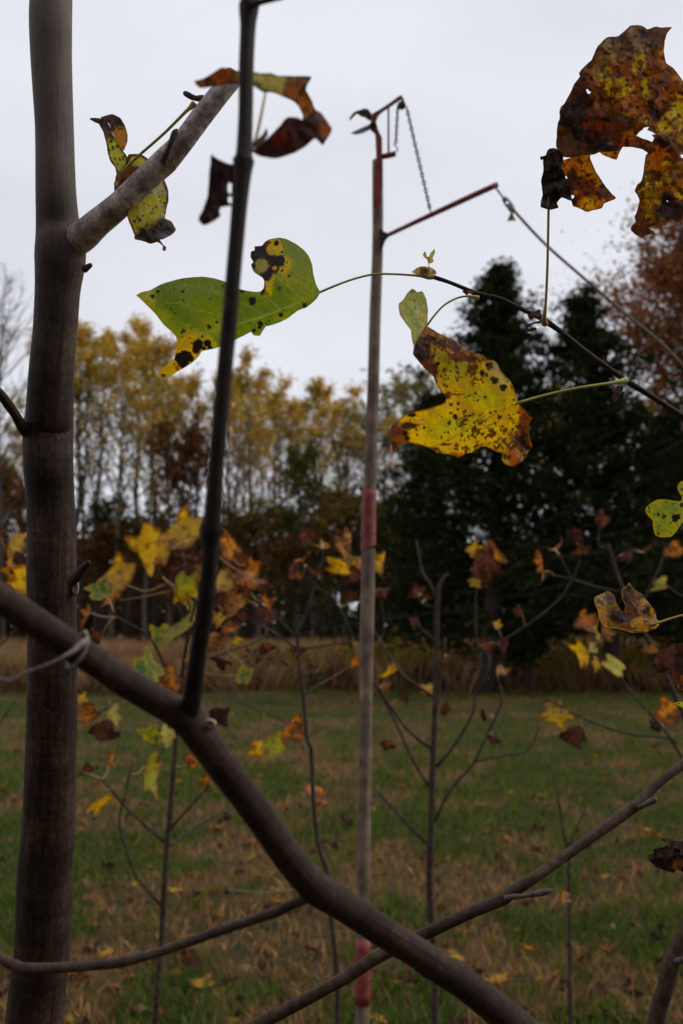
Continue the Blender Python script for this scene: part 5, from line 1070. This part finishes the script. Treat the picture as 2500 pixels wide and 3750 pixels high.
sapling('thin sapling with a twisted crown of brown leaves standing beside the pole pruner',
  [[(1236, 3750, 22), (1232, 3547, 21), (1212, 3356, 19), (1200, 3200, 18), (1168, 3100, 17), (1148, 2941, 16), (1140, 2750, 16), (1124, 2701, 15), (1108, 2518, 14), (1092, 2386, 13), (1092, 2318, 12), (1115, 2260, 11), (1140, 2199, 10), (1148, 2119, 9), (1120, 2070, 6)],
   [(1094, 2390, 11), (1040, 2340, 9), (960, 2290, 7, .1)], [(1096, 2380, 10), (1180, 2365, 8), (1300, 2350, 6)], [(1092, 2340, 9), (1030, 2280, 8), (1000, 2230, 5)], [(1148, 2130, 8), (1180, 2060, 6), (1182, 2010, 4)], [(1145, 2150, 8), (1210, 2180, 7), (1260, 2260, 6), (1290, 2330, 5)], [(1210, 2180, 7), (1270, 2110, 6), (1290, 2040, 4)], [(1130, 2700, 8), (1060, 2650, 6), (900, 2580, 6, .1), (760, 2510, 4, .2)], [(1150, 2950, 8), (1190, 2930, 6), (1215, 2880, 4)], [(1112, 2540, 8), (1280, 2440, 6, .2), (1400, 2330, 6, .3), (1395, 2200, 4, .3)]],
  [(1116, 1967, 85, Bn), (1180, 2003, 68, Tn), (1076, 2095, 95, Bn), (1104, 2055, 55, Og), (1156, 2095, 75, Bn), (1240, 2071, 85, Yl), (1282, 2000, 115, Tn), (1270, 2079, 80, Yl), (1298, 2119, 90, Bn), (1381, 2063, 90, Yl), (1290, 2190, 80, Bn), (1397, 2167, 75, Bn), (1320, 2070, 90, Og), (1060, 2665, 120, Og), (1012, 2735, 115, Lm), (945, 2745, 80, Yl), (1156, 2890, 120, Og), (1090, 2380, 60, Bn), (980, 2370, 55, Bn), (1300, 2426, 65, Og), (1185, 2935, 40, Og)], 3.2)
sapling('nearly leafless sapling with forked grey top beyond the pole pruner',
  [[(1590, 3600, 27), (1585, 3467, 27), (1572, 3228, 26), (1577, 3069, 25), (1581, 2870, 24), (1585, 2750, 23), (1589, 2677, 22), (1593, 2518, 20), (1597, 2358, 18), (1601, 2199, 17), (1612, 2135, 16), (1640, 2099, 8)],
   [(1601, 2205, 12), (1575, 2140, 11), (1545, 2095, 10), (1525, 1979, 5)], [(1597, 2350, 9), (1550, 2310, 7), (1505, 2270, 5)], [(1581, 2550, 12), (1481, 2478, 10), (1420, 2400, 8), (1370, 2310, 7)], [(1577, 2741, 13), (1510, 2690, 11), (1457, 2629, 10), (1370, 2494, 9)], [(1572, 2880, 11), (1520, 2800, 10), (1440, 2630, 8), (1372, 2505, 6)], [(1560, 3088, 11), (1457, 2981, 10), (1366, 2882, 7)], [(1595, 2810, 13), (1665, 2725, 11), (1728, 2613, 10), (1744, 2534, 9), (1790, 2480, 5)], [(1590, 3010, 12), (1650, 2890, 11), (1728, 2800, 11), (1784, 2685, 10), (1836, 2566, 9), (1820, 2480, 5)], [(1597, 2600, 11), (1615, 2450, 10), (1629, 2334, 9)], [(1740, 2790, 8), (1850, 2765, 7), (1920, 2755, 7), (1960, 2700, 6), (1970, 2650, 5)],
   [(1744, 2540, 8), (1756, 2420, 8), (1740, 2290, 7), (1745, 2150, 6), (1765, 2100, 5)], [(1780, 2390, 7, .1), (1848, 2342, 8, .1), (1968, 2262, 8, .1), (2050, 2190, 7, .1), (2095, 2119, 5, .1)], [(1744, 2540, 7), (1790, 2440, 7), (1785, 2385, 6, .05)], [(1601, 2230, 7), (1545, 2210, 6), (1530, 2180, 4)]],
  [(1772, 2063, 165, Bn), (1732, 2011, 60, Yl), (1740, 2135, 50, Yl), (1800, 2040, 110, Og), (1525, 2171, 70, Bn), (1557, 2190, 45, Bn), (1517, 2274, 50, Bn), (1780, 2366, 72, Bn), (1840, 2362, 60, Bn), (1892, 2238, 48, Bn), (1818, 2286, 38, Yl), (1625, 2394, 50, Bn), (1613, 2438, 45, Bn), (1840, 2454, 60, Og), (1565, 2522, 55, Yl), (1425, 2466, 70, Yl), (1401, 2513, 60, Tn), (1629, 2593, 55, Bn), (1477, 2557, 48, Bn), (1810, 2710, 45, Bn), (1420, 2728, 55, Bn), (1770, 2620, 40, Dk)], 3.6)
sapling('thin bare whip with a forked tip rising from the lawn',
  [[(2087, 3750, 15), (2084, 3450, 14), (2083, 3308, 14), (2079, 3133, 13), (2063, 3053, 11), (2050, 2970, 9), (2039, 2886, 5)], [(2074, 3110, 8), (2100, 3060, 7), (2125, 3000, 6), (2143, 2949, 4)]], [(2062, 3285, 60, Og)], 3.4)
sapling('sapling with pinkish brown and yellow leaves on zigzag grey branches beside the cupped leaf',
  [[(2600, 3100, 24), (2560, 2800, 23), (2510, 2640, 22), (2470, 2550, 21), (2406, 2406, 18), (2358, 2318, 17), (2310, 2220, 15), (2270, 2135, 14), (2245, 2060, 12), (2222, 1991, 9)],
   [(2330, 2260, 11), (2366, 2175, 10), (2410, 2085, 9), (2438, 2015, 6)], [(2280, 2172, 10), (2180, 2150, 9), (2095, 2123, 8), (2027, 2107, 5)], [(2095, 2123, 7), (2060, 2060, 5), (2045, 2030, 4)], [(2095, 2120, 7), (2120, 2060, 5), (2123, 2030, 4)], [(2240, 2050, 8), (2220, 2010, 7), (2190, 1996, 7), (2195, 1930, 4)], [(2252, 2050, 7), (2275, 2030, 6), (2330, 2015, 4)], [(2494, 2773, 12), (2450, 2700, 10), (2406, 2645, 9), (2342, 2573, 7), (2302, 2525, 9), (2250, 2460, 8), (2199, 2414, 6), (2195, 2330, 4)], [(2480, 2720, 8), (2430, 2701, 8), (2286, 2685, 8), (2151, 2637, 8), (2060, 2590, 7), (1990, 2560, 5)], [(2199, 2414, 6), (2150, 2390, 5)], [(2400, 2390, 8), (2300, 2330, 6), (2230, 2310, 5)], [(2420, 2130, 6), (2480, 2175, 6), (2540, 2200, 4)]],
  [(1980, 2071, 110, Og), (2040, 2015, 90, Tn), (2123, 2019, 75, Bn), (2103, 1955, 70, Dk), (2195, 1904, 75, Bn), (2338, 2019, 95, Bn), (2470, 2023, 80, Og), (2418, 2143, 75, Lm), (2143, 2278, 100, Og), (2179, 2310, 85, Yl), (2219, 2318, 60, Tn), (2127, 2394, 95, Yl), (2163, 2370, 52, Pa), (2250, 2434, 80, Pa), (2183, 2434, 55, Yl), (2035, 2621, 105, Yl), (2095, 2697, 105, Bn), (2446, 2605, 120, Og), (2382, 2382, 52, Tn), (2400, 2660, 60, Dk), (2300, 2040, 60, Bn)], 3.1, ground_x=at(2600, 3100, 3.1).x + .05)
sapling('sapling of yellow and orange leaves half hidden behind the stout trunk',
  [[(-60, 3300, 20), (-70, 2900, 18), (-50, 2500, 14), (-20, 2250, 11), (10, 2120, 8), (40, 2020, 5)], [(-40, 2400, 9), (60, 2300, 6), (90, 2180, 4)], [(-60, 2750, 8), (20, 2620, 6), (60, 2560, 4)]],
  [(64, 1983, 115, Yl), (72, 2110, 125, Yl), (8, 1950, 55, Bn), (40, 2060, 90, Og), (20, 2180, 80, Og), (95, 2160, 80, Yl)], 3.0)
# guy line of the thin sapling
gp = on_ground(829, 3255, .03); a_ = at(1203, 3243, 3.2)
gl = thing('guy_line', 'thin white cord running from the thin sapling down to a small wooden peg', 'cord', (gp.x, gp.y, 0))
mb = MB(); tube(mb, spline([tuple(a_), tuple((a_ + gp) / 2 - Vector((0, 0, .02))), tuple(gp)], 8), .0022, 6); add_part('cord', mb.mesh('cord', 'twine'), gl)
mb = MB(); tube(mb, [(gp.x, gp.y, -.05), (gp.x, gp.y, .05), (gp.x, gp.y, .06)], [.009, .011, .008], 6); add_part('peg', mb.mesh('peg', 'wood_pole'), gl)

# ================================================================== fallen leaves
rg = np.random.default_rng(91)
FK = [(Yl, .10), (Og, .10), (Tn, .26), (Bn, .34), (Dk, .20)]
FL = {Yl: 'flat yellow fallen leaf lying on the lawn', Og: 'orange fallen leaf lying on the lawn', Tn: 'pale tan dry fallen leaf on the lawn', Bn: 'curled brown fallen leaf on the lawn', Dk: 'dark withered fallen leaf on the lawn'}
def fallen(x, y, kind, size):
    z_ = float(gz(np.array([x]), np.array([y]))[0]) + .022
    o = leaf_copy(kind, int(rg.integers(0, 3)), Vector((x, y, z_)), Vector((math.cos(a := rg.uniform(0, 6.28)), math.sin(a), rg.normal(0, .15))), size, Vector((rg.normal(0, .25), rg.normal(0, .25), 1 if rg.random() < .6 else -1)), None, 'fallen_leaf')
    o['label'] = FL[kind]; o['category'] = 'leaf'; o['group'] = 'fallen ' + kind + ' leaves'; return o
kk = [k for k, _ in FK]; pk = [p_ for _, p_ in FK]
for i in range(285):
    y = 3.6 + 12.5 * rg.random() ** 1.8; x = rg.uniform(-1, 1) * (.345 * y + .1)
    fallen(x, y, str(rg.choice(kk, p=pk)), rg.uniform(.06, .12))
for x, y, k, s in ((664, 2750 + 650 / 1.2544, Yl, .11), (905, 2750 + 510 / 1.2544, Yl, .11), (955, 2750 + 498 / 1.2544, Og, .11), (920, 2750 + 440 / 1.2544, Og, .14), (700, 2750 + 583 / 1.2544, Og, .09), (758, 2750 + 655 / 1.2544, Yl, .08), (367, 2750 + 950 / 1.2544, Yl, .09), (745, 2750 + 1115 / 1.2544, Yl, .10), (1930, 2750 + 935 / 1.2544, Og, .09), (1672, 2750 + 952 / 1.2544, Yl, .09), (1870, 2750 + 410 / 1.2544, Tn, .14), (1380, 2750 + 1232 / 1.2544, Yl, .11), (1485, 2750 + 1110 / 1.2544, Bn, .16)):
    q = on_ground(x, y); fallen(q.x, q.y, k, s)
# finer litter between them
n = 5200; yy = 3.0 + 21 * rg.random(n) ** 1.5; xx = rg.uniform(-1, 1, n) * (.38 * yy + .8)
k = rg.random(n) < .25 + .75 * (1 - green_amount(xx, yy)); xx, yy = xx[k], yy[k]; n = len(xx)
Vq, Fq = leaf_quads(np.stack([xx, yy, gz(xx, yy) + rg.uniform(.012, .04, n)], 1), np.full(n, .055), rg, flat=.75)
pal = np.array([(.16, .085, .045), (.10, .05, .028), (.24, .16, .08), (.30, .2, .03), (.05, .028, .018)]); cc = pal[rg.choice(5, n, p=[.32, .3, .18, .06, .14])] * rg.uniform(.6, 1.3, (n, 1))
obj('leaf_litter', big_mesh('leaf_litter', Vq, Fq, np.repeat(cc, 4, 0), 'grass'), label='fine brown leaf litter scattered through the lawn grass', category='leaf litter', kind='stuff')
